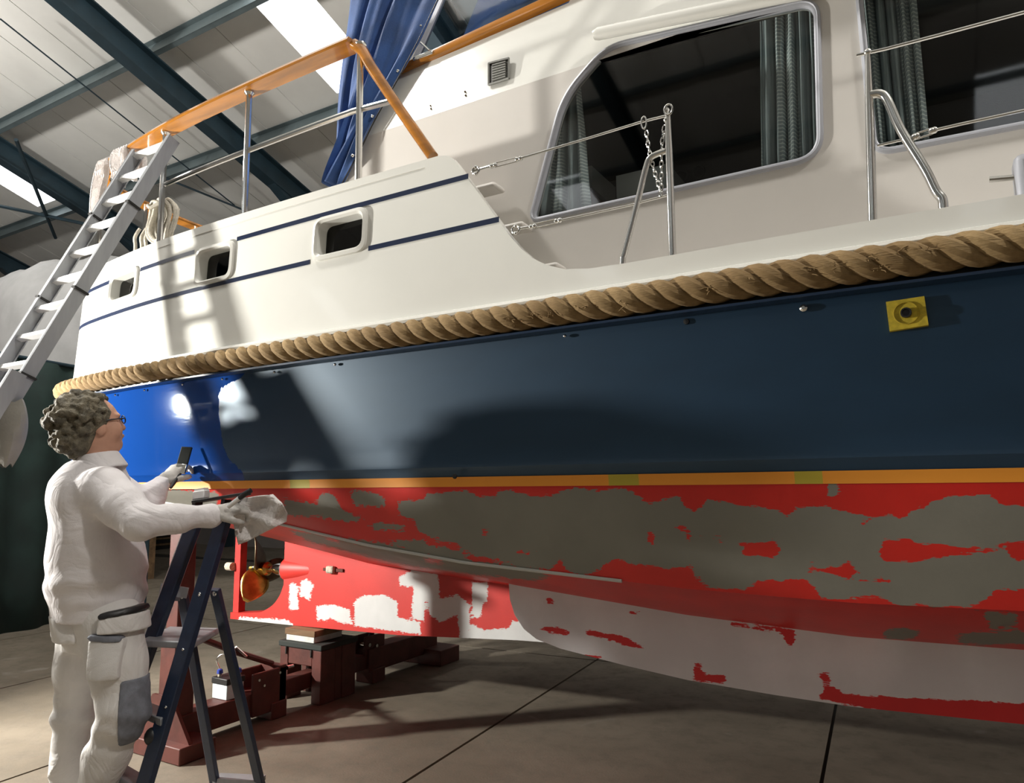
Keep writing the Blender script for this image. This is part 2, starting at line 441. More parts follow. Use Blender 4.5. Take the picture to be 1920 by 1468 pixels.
PL = resample(_pl, lambda x: .025 if x < .6 else .15)   # bow -> stern centre, near side
NRM = []
for i, p in enumerate(PL):
    d = (PL[min(i+1, len(PL)-1)]-PL[max(i-1, 0)]).normalized(); NRM.append(Vector((d.y, -d.x, 0)) * (1 if Vector((d.y,-d.x,0)).y >= 0 or p.x < -4.6 else -1))
for i, p in enumerate(PL):      # inward normals point to the centreline / inside
    inside = Vector((min(max(p.x, -3.6), 4.5), YC, 0))-p
    if NRM[i].dot(inside) < 0: NRM[i] = -NRM[i]
def far(p): return Vector((p[0], 2*YC-p[1], p[2]))
def interp(tab):
    xs = [t[0] for t in tab]; zs = [t[1] for t in tab]
    return lambda x: float(np.interp(x, xs, zs))
ZS_TOP, ZW = 2.05, 1.43
z_chine = interp([(-4.9,1.40),(-4.3,1.39),(-3.5,1.345),(-3.05,1.306),(-2.55,1.248),(-2.05,1.177),(-1.57,1.128),(-.92,1.095),(-.72,1.084),(-.23,1.075),(.17,1.083),(2,1.12),(4,1.25),(6.3,1.40)])
z_mid = interp([(-4.9,1.36),(-4.3,1.28),(-3.5,1.19),(-2.2,1.07),(-1.6,.99),(-.85,.925),(-.28,.90),(.19,.905),(3,.95),(5,1.15),(6.3,1.37)])
z_keel = interp([(-4.9,1.33),(-4.6,1.16),(-4.05,1.03),(-3.27,.90),(-2.5,.845),(-2.2,.825),(0,.78),(4,.85),(5.4,1.1),(6.3,1.35)])

# ---- signed distance of points to traced outlines (photo pixels), negative inside
def sdf_poly(P, poly):
    poly = np.asarray(poly, float); d = np.full(len(P), 1e9); ins = np.zeros(len(P), bool)
    for a, c in zip(poly, np.roll(poly, -1, 0)):
        e = c-a; w = P-a; t = np.clip((w@e)/max(e@e, 1e-9), 0, 1); d = np.minimum(d, np.hypot(*(w-t[:,None]*e).T))
        cond = ((a[1] <= P[:,1]) & (c[1] > P[:,1])) | ((c[1] <= P[:,1]) & (a[1] > P[:,1]))
        with np.errstate(divide='ignore', invalid='ignore'): xi = a[0]+(P[:,1]-a[1])/(c[1]-a[1] if c[1] != a[1] else 1e-9)*e[0]
        ins ^= cond & (P[:,0] < xi)
    return np.where(ins, -d, d)
def z2(*q): return [(240+x/2.497, 880+y/2.497) for x, y in q]
def z3(*q): return [(800+x/2.375, 850+y/2.375) for x, y in q]
def z4(*q): return [(1260+x/2.3758, 850+y/2.3758) for x, y in q]
def r4(*q): return [(x/2.909, 400+y/2.909) for x, y in q]
GREY = [
 z2((1260,150),(1390,140),(1400,115))+z3((60,175),(180,165),(220,190),(300,195),(320,165),(420,170),(470,195),(540,190),(600,170),(660,150),(760,165),(880,150),(950,190),(985,230),(1050,205),(1120,190),(1160,250),(1210,265),(1240,210))
 + z4((150,205),(300,230),(450,245),(530,290),(550,235),(680,238),(780,265),(860,280),(1050,285),(1060,250),(1150,245),(1170,200),(1300,185),(1420,185),(1440,220),(1500,230),(1700,255),(1700,600),(1430,610),(1410,645),(1350,670),(1330,685),(1000,675),(960,650),(940,640),(890,635),(740,650),(660,645),(640,610),(600,560),(540,560),(440,570),(370,560),(350,605),(250,605),(160,600),(110,555),(80,500))
 + z3((1260,590),(1200,560),(1180,495),(1080,520),(1000,500),(900,490),(850,465),(790,490),(770,525),(700,540),(640,530),(590,470),(560,520),(480,515),(300,470),(200,450),(130,400))+z2((1480,340),(1360,300),(1340,240),(1270,210)),
 z2((730,130),(780,150),(880,160),(900,115),(960,110),(1000,190),(1100,230),(1110,245),(960,240),(900,200),(740,190)),
 z2((1040,100),(1100,95),(1200,130),(1205,175),(1060,170)), z2((1120,260),(1180,250),(1290,255),(1300,290),(1140,280)),
 z2((650,170),(870,180),(990,235),(900,225),(760,215),(640,200)), z2((1230,330),(1350,330),(1560,390),(1600,425),(1300,375)),
 z2((750,285),(1200,345),(1600,425),(1900,470),(1980,500),(1900,520),(1600,490),(1300,450),(1100,405),(830,330)),
 z2((90,100),(240,95),(420,110),(420,190),(300,185),(120,150)), z4((690,120),(745,120),(745,190),(695,190)),
 z4((940,800),(980,770),(1110,790),(1080,830),(950,825)), z4((1350,700),(1530,710),(1550,760),(1450,790)), z4((1240,810),(1300,800),(1560,790),(1700,850),(1300,850)),
]
REDI = [
 z3((1100,335),(1150,320),(1165,350),(1185,370),(1330,375),(1330,385),(1180,382),(1150,390),(1140,350)), z4((290,390),(340,395),(460,390),(495,430),(490,468),(320,455)), z4((590,490),(640,495),(740,510),(760,475),(815,490),(830,545),(960,550),(970,580),(820,560),(740,545),(600,510)),
 z4((915,405),(935,385),(1040,380),(1060,365),(1080,400),(1270,410),(1430,415),(1450,395),(1700,390),(1700,480),(1510,475),(1500,430),(1250,455),(1060,480),(945,475),(930,450)),
 z3((240,340),(280,335),(285,355),(250,360)), z3((370,430),(490,430),(490,448),(380,440)), z3((980,355),(1020,350),(1010,405),(985,400)), z4((835,285),(880,290),(880,325),(840,320)),
 z2((1060,330),(1090,335),(1090,350),(1060,345)), z2((940,320),(1000,330),(990,345),(930,335)), z2((1380,415),(1480,425),(1470,445),(1390,435)),
]
KEELW = [z2((755,535),(785,530),(800,655),(755,655)), z2((810,525),(835,512),(868,540),(850,615),(805,590)), z2((880,640),(960,632),(1040,660),(1045,725),(985,715),(945,695),(930,705),(890,705)),
 z2((1060,620),(1100,590),(1200,585),(1260,620),(1260,690),(1300,700),(1370,715),(1370,770),(1060,735)),
 z2((1270,505),(1330,470),(1450,490),(1460,610),(1540,585),(1600,630),(1600,800),(1555,800),(1540,680),(1460,715),(1410,680),(1405,620),(1390,620),(1385,710),(1330,700),(1335,550),(1270,545)),
 z3((200,575),(270,575),(270,660),(250,665),(245,730),(205,730)), z3((190,755),(250,785),(360,780),(385,745),(500,745),(560,900),(190,830)), z2((520,690),(740,705),(770,725),(770,760),(500,760))]
BILGER = [z3((525,640),(560,640),(560,675),(525,665)), z3((500,780),(560,770),(640,790),(635,810),(560,800)), z3((705,780),(800,800),(900,820),(960,870),(920,865),(820,830),(715,810)),
 z4((95,930),(130,935),(140,985),(240,990),(240,1030),(95,1010)), z4((260,750),(500,780),(550,790),(545,850),(525,862),(500,840),(490,800),(260,765)),
 z4((640,985),(700,975),(705,1030),(760,1070),(980,1085),(1380,1105),(1800,1125),(1800,1260),(1160,1190),(655,1095),(675,1050),(670,1000)), z3((700,895),(780,900),(780,915),(710,912)), z3((890,700),(950,705),(940,718),(890,712))]
WET = [[(60,640),(466,660),(466,690),(455,712),(430,716),(413,714),(409,745),(411,775),(414,810),(421,850),(430,862),(452,882),(463,906),(463,930),(60,940)]]
def patch_attr(me, groups, minus=(), name='patch'):
    co = np.empty(len(me.vertices)*3); me.vertices.foreach_get('co', co); co = co.reshape(-1,3)
    q = proj(co); d = np.full(len(q), 1e3)
    for p in groups: d = np.minimum(d, sdf_poly(q, p))
    for p in minus: d = np.maximum(d, -sdf_poly(q, p))
    d = np.where(co[:,1] > YC+.3, 40*np.sin(co[:,0]*5)*np.cos(co[:,2]*11+co[:,0]), d)
    d = np.clip(d, -60, 60)
    a = me.attributes.new(name, 'FLOAT', 'POINT'); a.data.foreach_set('value', d.astype(np.float32))
def patch_mat(name, base, top, edge=5.0, rb=.5, rt=.6, stretch=(1,1,1), streak=0):
    m, nt, b = nodes(name); at = N(nt, 'ShaderNodeAttribute', attribute_name='patch')
    co = obj_co(nt, stretch); n = mth(nt, 'SUBTRACT', noise(nt, co, 28, 5, .65), .5); n2 = mth(nt, 'SUBTRACT', noise(nt, obj_co(nt,(1,1,6)), 30, 3), .5)
    v = mth(nt, 'ADD', at.outputs['Fac'], mth(nt, 'MULTIPLY', mth(nt, 'ADD', n, n2), edge*2.2))
    f = rng_map(nt, v, -.9, .9, 1, 0)
    big = rng_map(nt, noise(nt, obj_co(nt), 3.5, 5), .3, .75)
    bc = mixc(nt, big, tuple(x*.82 for x in base), base); tc = mixc(nt, big, tuple(x*.86 for x in top), top)
    nt.links.new(mixc(nt, f, bc, tc), b.inputs['Base Color']); nt.links.new(rng_map(nt, f, 0, 1, rb, rt, False), b.inputs['Roughness'])
    bump(nt, b, noise(nt, obj_co(nt), 120, 3), .08, .004); return m
RED, GRY, WHT = (.70,.018,.011), (.23,.222,.188), (.66,.67,.66)
MT['antifoul'] = patch_mat('antifouling_red_with_grey_primer', RED, GRY, 7.5, .42, .62)
MT['keelpaint'] = patch_mat('keel_red_with_white_primer', (.60,.030,.022), WHT, 5, .5, .7)
MT['bilgepaint'] = patch_mat('white_primer_with_red_patches', (.80,.77,.79), (.70,.016,.018), 6, .65, .5)

# ---- navy topsides: freshly painted gloss aft, sanded matt blue forward
def navy():
    m, nt, b = nodes('navy_hull_paint'); at = N(nt, 'ShaderNodeAttribute', attribute_name='patch')
    co = obj_co(nt, (1,1,.25)); n = mth(nt, 'SUBTRACT', noise(nt, co, 45, 5, .7), .5); n0 = mth(nt, 'SUBTRACT', noise(nt, obj_co(nt), 9, 4), .5)
    v = mth(nt, 'ADD', at.outputs['Fac'], mth(nt, 'MULTIPLY', mth(nt, 'ADD', n, n0), 9))
    f = rng_map(nt, v, -1, 1, 1, 0)
    haze = rng_map(nt, noise(nt, obj_co(nt,(.5,1,1.5)), 5, 6, .6), .3, .75)
    dull = mixc(nt, haze, (.005,.021,.048), (.007,.027,.060))
    nt.links.new(mixc(nt, f, dull, (.006,.045,.22)), b.inputs['Base Color'])
    nt.links.new(rng_map(nt, f, 0, 1, .40, .045, False), b.inputs['Roughness'])
    nt.links.new(rng_map(nt, f, 0, 1, .85, .6, False), b.inputs['Specular IOR Level'])
    b.inputs['Specular Tint'].default_value = (.62,.82,1,1)
    bump(nt, b, noise(nt, obj_co(nt,(1,1,4)), 6, 3), .03, .01); return m
MT['navy'] = navy()

def hull_strip(rows_of, name, material, groups, minus=(), parent=yacht, label=None):
    """rows_of(i) -> list of points for station i on the near side; mirrored to the far side"""
    mb = MB(); near = [rows_of(i) for i in range(len(PL))]
    mb.grid(near); mb.grid([[far(p) for p in r] for r in near])
    me = mb.mesh(name, angle=28); patch_attr(me, groups, minus); return link(name, me, material, parent, label)
def off(i, o, z): p = PL[i]+NRM[i]*o; return Vector((p.x, p.y, z))
def top_rows(i):
    prof = [(2.06,.0),(1.95,.004),(1.85,.009),(1.75,.014),(1.65,.018),(1.56,.022),(1.50,.024),(1.485,.019),(1.47,.026),(1.43,.03)]
    return [off(i, o, z) for z, o in prof]
hull_top = hull_strip(top_rows, 'hull_topside', MT['navy'], WET, label='navy hull side, freshly glossed near the stern and sanded matt elsewhere')
def bot_rows(i):
    x = PL[i].x; zc = z_chine(x); n = 16; out = []
    for k in range(n+1):
        t = k/n; out.append(off(i, .03+.09*(t**1.35), 1.432+(zc-1.432)*t))
    return out
hull_bot = hull_strip(bot_rows, 'hull_bottom', MT['antifoul'], GREY, REDI, label='red antifouling with ragged grey primer patches')
def deep_rows(i):
    p = off(i, .12, z_chine(PL[i].x)); x = PL[i].x; out = []
    fin = max(0, min(1, (YC-p.y)/1.43))
    q = Vector((p.x if p.x > -4.5 else max(p.x, -4.62+.0), p.y+(YC-p.y)*.30, z_mid(x)))
    k = Vector((min(max(p.x, -4.7), 6.0), YC, z_keel(x)))
    if x < -4.45: q = p.lerp(k, .3)
    for t in np.linspace(0, 1, 7): out.append(p.lerp(q, t))
    for t in np.linspace(0, 1, 9)[1:]: out.append(q.lerp(k, t))
    return out
hull_deep = hull_strip(deep_rows, 'hull_bottom_plate', MT['antifoul'], GREY, REDI)
# light grey bar added along the primed chine, standing for its highlight
xs = [i for i in range(len(PL)) if -4.2 < PL[i].x < -.93]
MB().tube([off(i, .117, z_chine(PL[i].x)) for i in xs][::2], .0065, 6).build('chine_highlight', mat('chine_highlight_grey', (.5,.5,.47), .35), yacht)
# orange masking tape on the waterline
tp = MB(); tp.grid([[off(i, .0235, 1.449), off(i, .0275, 1.430), off(i, .0275, 1.413)] for i in range(len(PL))])
def tape_mat():
    m, nt, b = nodes('orange_masking_tape'); g = N(nt, 'ShaderNodeNewGeometry'); sx = N(nt, 'ShaderNodeSeparateXYZ'); nt.links.new(g.outputs['Position'], sx.inputs[0])
    col = None; c = (.80,.30,.025); prev = c
    for x0, x1 in ((-.935,-.83),(-.355,-.28),(-2.42,-2.3)):
        f = mth(nt, 'MULTIPLY', mth(nt, 'GREATER_THAN', sx.outputs[0], x0), mth(nt, 'LESS_THAN', sx.outputs[0], x1)); prev = mixc(nt, f, prev, (.45,.36,.03))
    nt.links.new(prev, b.inputs['Base Color']); b.inputs['Roughness'].default_value = .55; return m
tp.build('masking_tape', tape_mat(), yacht, 'orange masking tape along the waterline', fix=False)

# ---- keel with propeller aperture
KT = .055
arc = catmull([(-4.05,0,.73),(-4.09,0,.65),(-4.16,0,.58),(-4.27,0,.525)], 5)
kp = [(-4.05,1.06)]+[(p.x,p.z) for p in arc]+[(-4.50,.500),(-4.60,.498),(-4.60,.452),(-3.95,.461),(-3.0,.483),(-2.14,.535),(-1.0,.575),(1.5,.66),(3.2,.72),(3.6,.95),(3.0,.95),(0,.86),(-2.2,.88),(-3.27,.95)]
def plate(poly, y0, y1, step=.03, attr=None, name='plate', material=None, parent=yacht, label=None, minus=()):
    """flat plate with densely tessellated faces (x-z outline)"""
    bm = bmesh.new()
    vs = [bm.verts.new((x, y0, z)) for x, z in poly]
    for t in tessellate_polygon([[Vector((x, z, 0)) for x, z in poly]]): bm.faces.new([vs[i] for i in t])
    for _ in range(7):
        es = [e for e in bm.edges if e.calc_length() > step]
        if not es: break
        bmesh.ops.subdivide_edges(bm, edges=es, cuts=1); bmesh.ops.triangulate(bm, faces=bm.faces)
    r = bmesh.ops.extrude_face_region(bm, geom=list(bm.faces))
    for v in r['geom']:
        if isinstance(v, bmesh.types.BMVert): v.co.y = y1
    bmesh.ops.recalc_face_normals(bm, faces=bm.faces)
    me = bpy.data.meshes.new(name); bm.to_mesh(me); bm.free()
    if attr is not None: patch_attr(me, attr, minus)
    return link(name, me, material, parent, label)
plate(kp, YC-KT, YC+KT, .035, KEELW, 'keel', MT['keelpaint'], label='red keel with white primer patches')
k = MB(); k.box((-4.605,YC-.03,.452), (-4.545,YC+.03,1.14)); k.build('rudder_post', mat('post_red', (.55,.03,.025), .5, var=.3, vs=9), yacht)
MB().tube([(-4.60,YC-.05,.83),(-4.66,YC-.05,.83)], .03, 10).build('rudder_pintle', MT['zinc'], yacht)
# bilge keel
bpoly = [(-1.635,1.03),(-1.628,.93),(-1.605,.865),(-1.56,.81),(-1.50,.775),(-1.39,.748),(-1.1,.712),(-.858,.688),(-.55,.676),(-.297,.671),(.173,.686),(2.0,.70),(2.4,.78),(2.6,1.0),(.19,.95),(-.28,.95),(-.85,.97)]
plate(bpoly, 2.75, 2.79, .03, BILGER, 'bilge_keel', MT['bilgepaint'], label='white primed bilge keel with red patches')
plate(bpoly, 2*YC-2.79, 2*YC-2.75, .3, BILGER, 'bilge_keel', MT['bilgepaint'])
# stern tube, shaft, propeller
PX, PZ = -4.335, .817
MB().lathe((-3.70,YC-.0,.845), (-1,0,-.035), [(0,.02),(.12,.062),(.34,.085),(.365,.085)], 18).build('stern_tube', mat('tube_red', (.60,.03,.022), .5), yacht)
MB().lathe((-4.065,YC,.832), (-1,0,-.035), [(0,.075),(.02,.075),(.025,.05),(.09,.045),(.16,.03),(.17,.022),(.36,.022)], 16).build('propeller_shaft', MT['steel'], yacht)
prop = MB().lathe((-4.26,YC,PZ+.008), (-1,0,-.035), [(0,.035),(.02,.05),(.09,.048),(.13,.038),(.14,.02),(.20,.02),(.21,.012)], 16).build('propeller', MT['gold'], yacht, 'bronze propeller')
bl_mats = [MT['gold'], MT['bronze_dark'], MT['bronze_dark']]
for kb, a0 in enumerate((math.radians(232), math.radians(352), math.radians(112))):
    P = []
    for i in range(11):
        t = i/10; r = .035+.225*t; wdt = .10*math.sin(math.pi*min(1, .16+.84*t)**.9)**.75+.012
        if t > .97: wdt = .02
        row = []
        for j in range(9):
            s_ = (j/8-.5)*2*wdt; pitch = math.radians(62-34*t)
            ax = s_*math.sin(math.radians(90)-pitch)*.75; tn = s_*math.sin(pitch)
            ang = a0; rad = math.sqrt(max(r*r, 1e-6))
            dy, dz = math.cos(ang), math.sin(ang); ty, tz = -dz, dy
            row.append(Vector((PX+ax+.02*t, YC+dy*rad+ty*tn, PZ+dz*rad+tz*tn)))
        P.append(row)
    o = MB().grid(P).build('propeller_blade', bl_mats[kb], prop); s = o.modifiers.new('solid','SOLIDIFY'); s.thickness = .012; s.offset = 0
an = MB().box((-3.62,YC-KT-.035,.835), (-3.55,YC-KT,.885)).build('anode', MT['zinc'], yacht); bevel(an, .014, 3)
MB().box((-3.66,YC-KT-.012,.848), (-3.48,YC-KT,.868)).build('anode_strap', mat('rust', (.10,.025,.015), .8), an)
for x in (-3.275, -3.06):
    MB().tube([on_y(*proj((x,3.0,z_mid(x)-.02))[0],3.0),on_y(*proj((x,3.0,z_mid(x)-.05))[0],3.0)], .012, 8).build('skin_fitting', MT['bronze_dark'], yacht)

# ---- white bulwark: aft cabin side sweeping down to the toe rail
TUM = .05
def top_z(x):
    tab = [(-5,2.75),(-1.64,2.735),(-1.60,2.728),(-1.575,2.715),(-1.55,2.685),(-1.50,2.615),(-1.40,2.475),(-1.30,2.335),(-1.25,2.275),(-1.20,2.228),(-1.14,2.192),(-1.07,2.165),(-.98,2.152),(-.85,2.148),(.3,2.150),(3,2.25),(6.3,2.6)]
    return float(np.interp(x, [t[0] for t in tab], [t[1] for t in tab]))
def panel_pt(x, z):                      # point on the near outer surface at a given x
    y = float(np.interp(-x, [-p.x for p in PL if p.x > -4.6], [p.y for p in PL if p.x > -4.6])); return Vector((x, y+TUM*(z-2.05), z))
def on_panel(px, py):
    y = 2.22
    for _ in range(6): p = on_y(px, py, y); y = panel_pt(p.x, p.z).y
    return on_y(px, py, y)
PORTS = []
for q in ([(590,414),(690,387),(686,468),(590,492)], [(367,470),(438,452),(438,520),(370,538)], [(206,519),(258,502),(258,556),(208,570)]):
    P = [on_panel(*c) for c in q]; x0 = (P[0].x+P[3].x)/2; x1 = (P[1].x+P[2].x)/2; z1 = (P[0].z+P[1].z)/2; z0 = (P[2].z+P[3].z)/2
    PORTS.append((x0, x1, z0, z1))
print('ports', PORTS)
PLF = resample(_pl, lambda x: .012 if -1.7 < x < -.9 else (.02 if x < -.9 else .1))
NF = []
for i, p in enumerate(PLF):
    d = (PLF[min(i+1, len(PLF)-1)]-PLF[max(i-1, 0)]).normalized(); n = Vector((d.y,-d.x,0)); ins = Vector((min(max(p.x,-3.6),4.5), YC, 0))-p
    NF.append(n if n.dot(ins) > 0 else -n)
def inhole(x, z, m=0):
    return any(x0-m < x < x1+m and z0-m < z < z1+m for x0, x1, z0, z1 in PORTS)
NR = 30
def bul_pt(i, j, o=0):
    p = PLF[i]; zt = top_z(p.x); z = 2.05+(zt-2.05)*j/NR; q = p+NF[i]*(TUM*(z-2.05)+o); return Vector((q.x, q.y, z))
FL = .028
mb = MB(); nst = len(PLF)
for o in (0, .035):
    b0 = len(mb.v)
    for i in range(nst): mb.v += [tuple(bul_pt(i, j, o)) for j in range(NR+1)]
    for i in range(nst-1):
        for j in range(NR):
            c = (bul_pt(i,j)+bul_pt(i+1,j+1))/2
            if c.x > -4.3 and c.y < YC and inhole(c.x, c.z, -.012): continue
            mb.f.append((b0+i*(NR+1)+j, b0+(i+1)*(NR+1)+j, b0+(i+1)*(NR+1)+j+1, b0+i*(NR+1)+j+1))
n1 = nst*(NR+1)
for i in range(nst-1): mb.f.append((i*(NR+1)+NR, (i+1)*(NR+1)+NR, n1+(i+1)*(NR+1)+NR, n1+i*(NR+1)+NR))
bulwark = mb.build('bulwark', MT['white'], yacht, 'white aft cabin side sweeping down to a low toe rail')
mb = MB()
for o in (0, .035): mb.grid([[far(bul_pt(i, j, o)) for j in (0,10,20,30)] for i in range(0, nst, 3)])
mb.build('bulwark', MT['white'], yacht)
# rounded moulding above the rope and steel strake below it
MB().tube([off(i, -.012, 2.062) for i in range(0, len(PL), 2)], .016, 8).build('moulding', MT['white'], yacht)
MB().sweep([off(i, -.022, 1.945) for i in range(0, len(PL), 2)], [(-.03,-.004),(.03,-.004),(.03,.004),(-.03,.004)], (0,0,1)).build('rubbing_strake', mat('strake_navy', (.012,.03,.07), .3), yacht)
MB().sweep([off(i, -.005, 1.998) for i in range(0, len(PL), 2)], [(-.012,-.05),(.012,-.05),(.012,.05),(-.012,.05)], (0,0,1)).build('rope_channel', MT['black'], yacht)
# stripes
def stripe(zc, x_end):
    idx = [i for i in range(len(PLF)) if PLF[i].x < x_end]; rows = []
    for i in idx:
        row = []
        for z in (zc-.011, zc+.011):
            q = PLF[i]+NF[i]*(TUM*(z-2.05)-.0018); row.append(Vector((q.x, q.y, z)))
        rows.append(row)
    # leave the portlights free
    mb = MB(); seg = []
    for r in rows:
        if inhole((r[0].x), zc, .012) and r[0].y < YC and r[0].x > -4.3:
            if len(seg) > 1: mb.grid(seg)
            seg = []
        else: seg.append(r)
    if len(seg) > 1: mb.grid(seg)
    mb.build('pinstripe', MT['navy_line'], yacht, fix=False)
stripe(2.612, -1.478); stripe(2.405, -1.335)
# portlights
def glass_mat(name, tint, f0=.06, rough=.03):
    m = bpy.data.materials.new(name); m.use_nodes = True; nt = m.node_tree; nt.nodes.clear()
    out = N(nt, 'ShaderNodeOutputMaterial'); tr = N(nt, 'ShaderNodeBsdfTransparent'); gl = N(nt, 'ShaderNodeBsdfGlossy'); mx = N(nt, 'ShaderNodeMixShader'); fr_ = N(nt, 'ShaderNodeFresnel')
    tr.inputs[0].default_value = c4(tint); gl.inputs['Roughness'].default_value = rough; fr_.inputs[0].default_value = 1.45
    nt.links.new(fr_.outputs[0], mx.inputs[0]); nt.links.new(tr.outputs[0], mx.inputs[1]); nt.links.new(gl.outputs[0], mx.inputs[2]); nt.links.new(mx.outputs[0], out.inputs[0]); return m
MT['glass'] = glass_mat('window_glass', (.80,.83,.80)); MT['port_glass'] = glass_mat('portlight_glass', (.10,.11,.10))
def port(x0, x1, z0, z1):
    def ring(m, o, r): return [panel_pt(x, z)+Vector((0,o,0)) for x, z in rounded([(x0+m,z0+m),(x1-m,z0+m),(x1-m,z1-m),(x0+m,z1-m)], r, 5)]
    rings = [ring(-.004,.002,.05), ring(-.002,-.012,.05), ring(.012,-.016,.045), ring(.022,-.006,.04), ring(.026,.05,.036)]
    fr_o = MB().grid([[rings[k][i] for k in range(5)] for i in range(len(rings[0]))], closed_u=True).build('portlight', MT['white'], yacht)
    g = ring(.024,.045,.036); mb = MB().add(g, [tuple(range(len(g)))]); mb.build('pane', MT['port_glass'], fr_o, fix=False)
    MB().box((x0-.05,2.42,z0-.03), (x1+.05,2.43,z1+.03)).build('portlight_blind', MT['dark_in'], fr_o)
for p in PORTS: port(*p)
# decks
mb = MB(); idx = list(range(0, nst, 4))
def deck_row(i, z, xmin, xmax):
    p = PLF[i]+NF[i]*.03; return Vector((p.x, p.y, z))
r = [deck_row(i, 2.70, 0, 0) for i in idx if PLF[i].x < -1.66]
mb.grid([[p, far(p)] for p in r]).build('aft_deck', MT['cream'], yacht)
mb = MB(); r = [deck_row(i, 2.09, 0, 0) for i in idx if PLF[i].x >= -1.66]
mb.grid([[p, far(p)] for p in r]).build('side_deck', MT['cream'], yacht)
# wall closing the aft cabin towards the side deck
MB().box((-1.70,2.26,2.09), (-1.66,2*YC-2.26,2.69)).build('cabin_bulkhead', MT['white'], yacht)
# steps from the side deck to the aft deck, seen past the end of the bulwark
for (a, c) in (((893,322),(922,343)), ((940,402),(975,416)), ((990,480),(1040,497))):
    p, q = on_y(*a, 2.36), on_y(*c, 2.46)
    z = (p.z+q.z)/2; x1 = q.x
    bevel(MB().box((-1.66 if z > 2.3 else -1.66,2.48,z-.012), (x1,2.575,z+.012)).build('step', MT['cream'], yacht), .012, 3)

# ---- rope fender: three twisted strands lying in the channel
fender = None
path = [PL[i]-NRM[i]*.050 for i in range(len(PL)) if PL[i].x < 5.9]; nn = [NRM[i] for i in range(len(PL)) if PL[i].x < 5.9]
cum = [0]
for a, c in zip(path, path[1:]): cum.append(cum[-1]+(c-a).length)
ROPE_M = None
def rope_mat():
    m, nt, b = nodes('manila_rope'); co = obj_co(nt)
    n = rng_map(nt, noise(nt, co, 3.2, 4), .35, .7); c = mixc(nt, n, (.20,.125,.05), (.31,.21,.095))
    n2 = rng_map(nt, noise(nt, obj_co(nt,(1,1,1)), 60, 4, .7), .3, .8); c = mixc(nt, mth(nt,'MULTIPLY',n2,.45), c, (.13,.078,.03))
    nt.links.new(c, b.inputs['Base Color']); b.inputs['Roughness'].default_value = .95
    mp = N(nt, 'ShaderNodeMapping'); g = N(nt, 'ShaderNodeNewGeometry'); nt.links.new(g.outputs['Position'], mp.inputs[0]); mp.inputs['Rotation'].default_value = (0, math.radians(25), 0); mp.inputs['Scale'].default_value = (18,60,260)
    n3 = N(nt, 'ShaderNodeTexNoise'); n3.inputs['Scale'].default_value = 1.0; n3.inputs['Detail'].default_value = 4; nt.links.new(mp.outputs[0], n3.inputs['Vector'])
    bump(nt, b, n3.outputs['Fac'], .5, .006); return m
MT['manila'] = rope_mat()
rz = 2.004; LAY = .225; total = cum[-1]
fender = thing('rope_fender', (0, 2.15, 2.0)); fender.parent = yacht; fender.location = Vector((0,2.15,2.0))-wloc(yacht); fender['label'] = 'thick tan three-strand rope fender along the hull'
xs_c = np.array(cum)
for sidx in range(3):
    pts = []; s = 0
    while s < total:
        k = int(np.searchsorted(xs_c, s)); k = max(1, min(k, len(path)-1)); t = (s-cum[k-1])/max(1e-6, cum[k]-cum[k-1])
        p = path[k-1].lerp(path[k], t); n = nn[k]
        th = -2*math.pi*s/LAY+sidx*2*math.pi/3
        wob = 1+.03*math.sin(s*9+sidx)
        pts.append(Vector((p.x, p.y, rz+.004*math.sin(s*1.3)))+(-n)*(math.sin(th)*.0245*wob)+Vector((0,0,math.cos(th)*.0245*wob))); s += LAY/14 if p.x < .8 else LAY/7
    MB().tube(pts, .0265, 10).build('rope_strand', MT['manila'], fender, fix=False)
# frayed tufts
tf = MB()
for px, py in ((945,598),(958,605),(1000,592),(1030,588),(1090,577),(1165,570),(1330,541),(1400,528),(1520,505),(1560,500),(1640,482),(1655,500),(1690,470),(1730,468)):
    c = on_y(px, py, 2.098)
    for _ in range(7):
        d = Vector((random.gauss(0,1), -abs(random.gauss(0,.5)), random.gauss(0,.7)))*.008; e = c+Vector((random.gauss(0,.008),0.004,random.gauss(0,.006)))
        tf.tube([e, e+d*.7, e+d*1.2+Vector((random.gauss(0,.003),0,-.002))], [.0016,.0013,.0007], 4)
tag(tf.build('frayed_fibres', MT['manila'], fender, fix=False), kind='stuff')
# drain outlets and shiny bolts under the rope
for px, py in ((1507,578),): MB().lathe(on_y(px, py, 2.196), (0,-1,0), [(0,.012),(.006,.011),(.010,.005)], 10).build('deck_drain', MT['steel'], yacht)
for px, py in ((1287,603),(853,893)): MB().lathe(on_y(px, py, 2.20), (0,-1,0), [(0,.010),(.004,.009),(.005,.003)], 10).build('plug', MT['black'], yacht)
for px in (187,238,299,372,445,538,645,1048): 
    p = on_y(px, 1, 2.2); c = Vector((p.x, panel_pt(max(p.x,-4.4),2).y-.002, 1.925)); MB().ball(c, .006, 8, 6).build('bolt', MT['steel'], yacht)
# yellow pad masking an outlet
P = [on_y(*q, 2.188) for q in ((1661,566),(1733,555),(1741,609),(1668,621))]
pad = MB().prism(P, (0,.03,0)).build('masking_pad', mat('yellow_masking', (.58,.44,.03), .7, var=.2, vs=60), yacht, 'yellow square masking around a black outlet'); 
c = on_y(1699, 587, 2.187); MB().lathe(c, (0,-1,0), [(0,.014),(.012,.0135),(.0121,.010),(.006,.009),(.0059,.001)], 14).build('outlet', MT['black'], pad)
MB().tube([c+Vector((.030*math.cos(t),-.001,.030*math.sin(t))) for t in np.linspace(0,2*math.pi,24)[:-1]], .0016, 5, closed=True).build('pad_ring', mat('pad_ring_y', (.45,.33,.02), .7), pad)

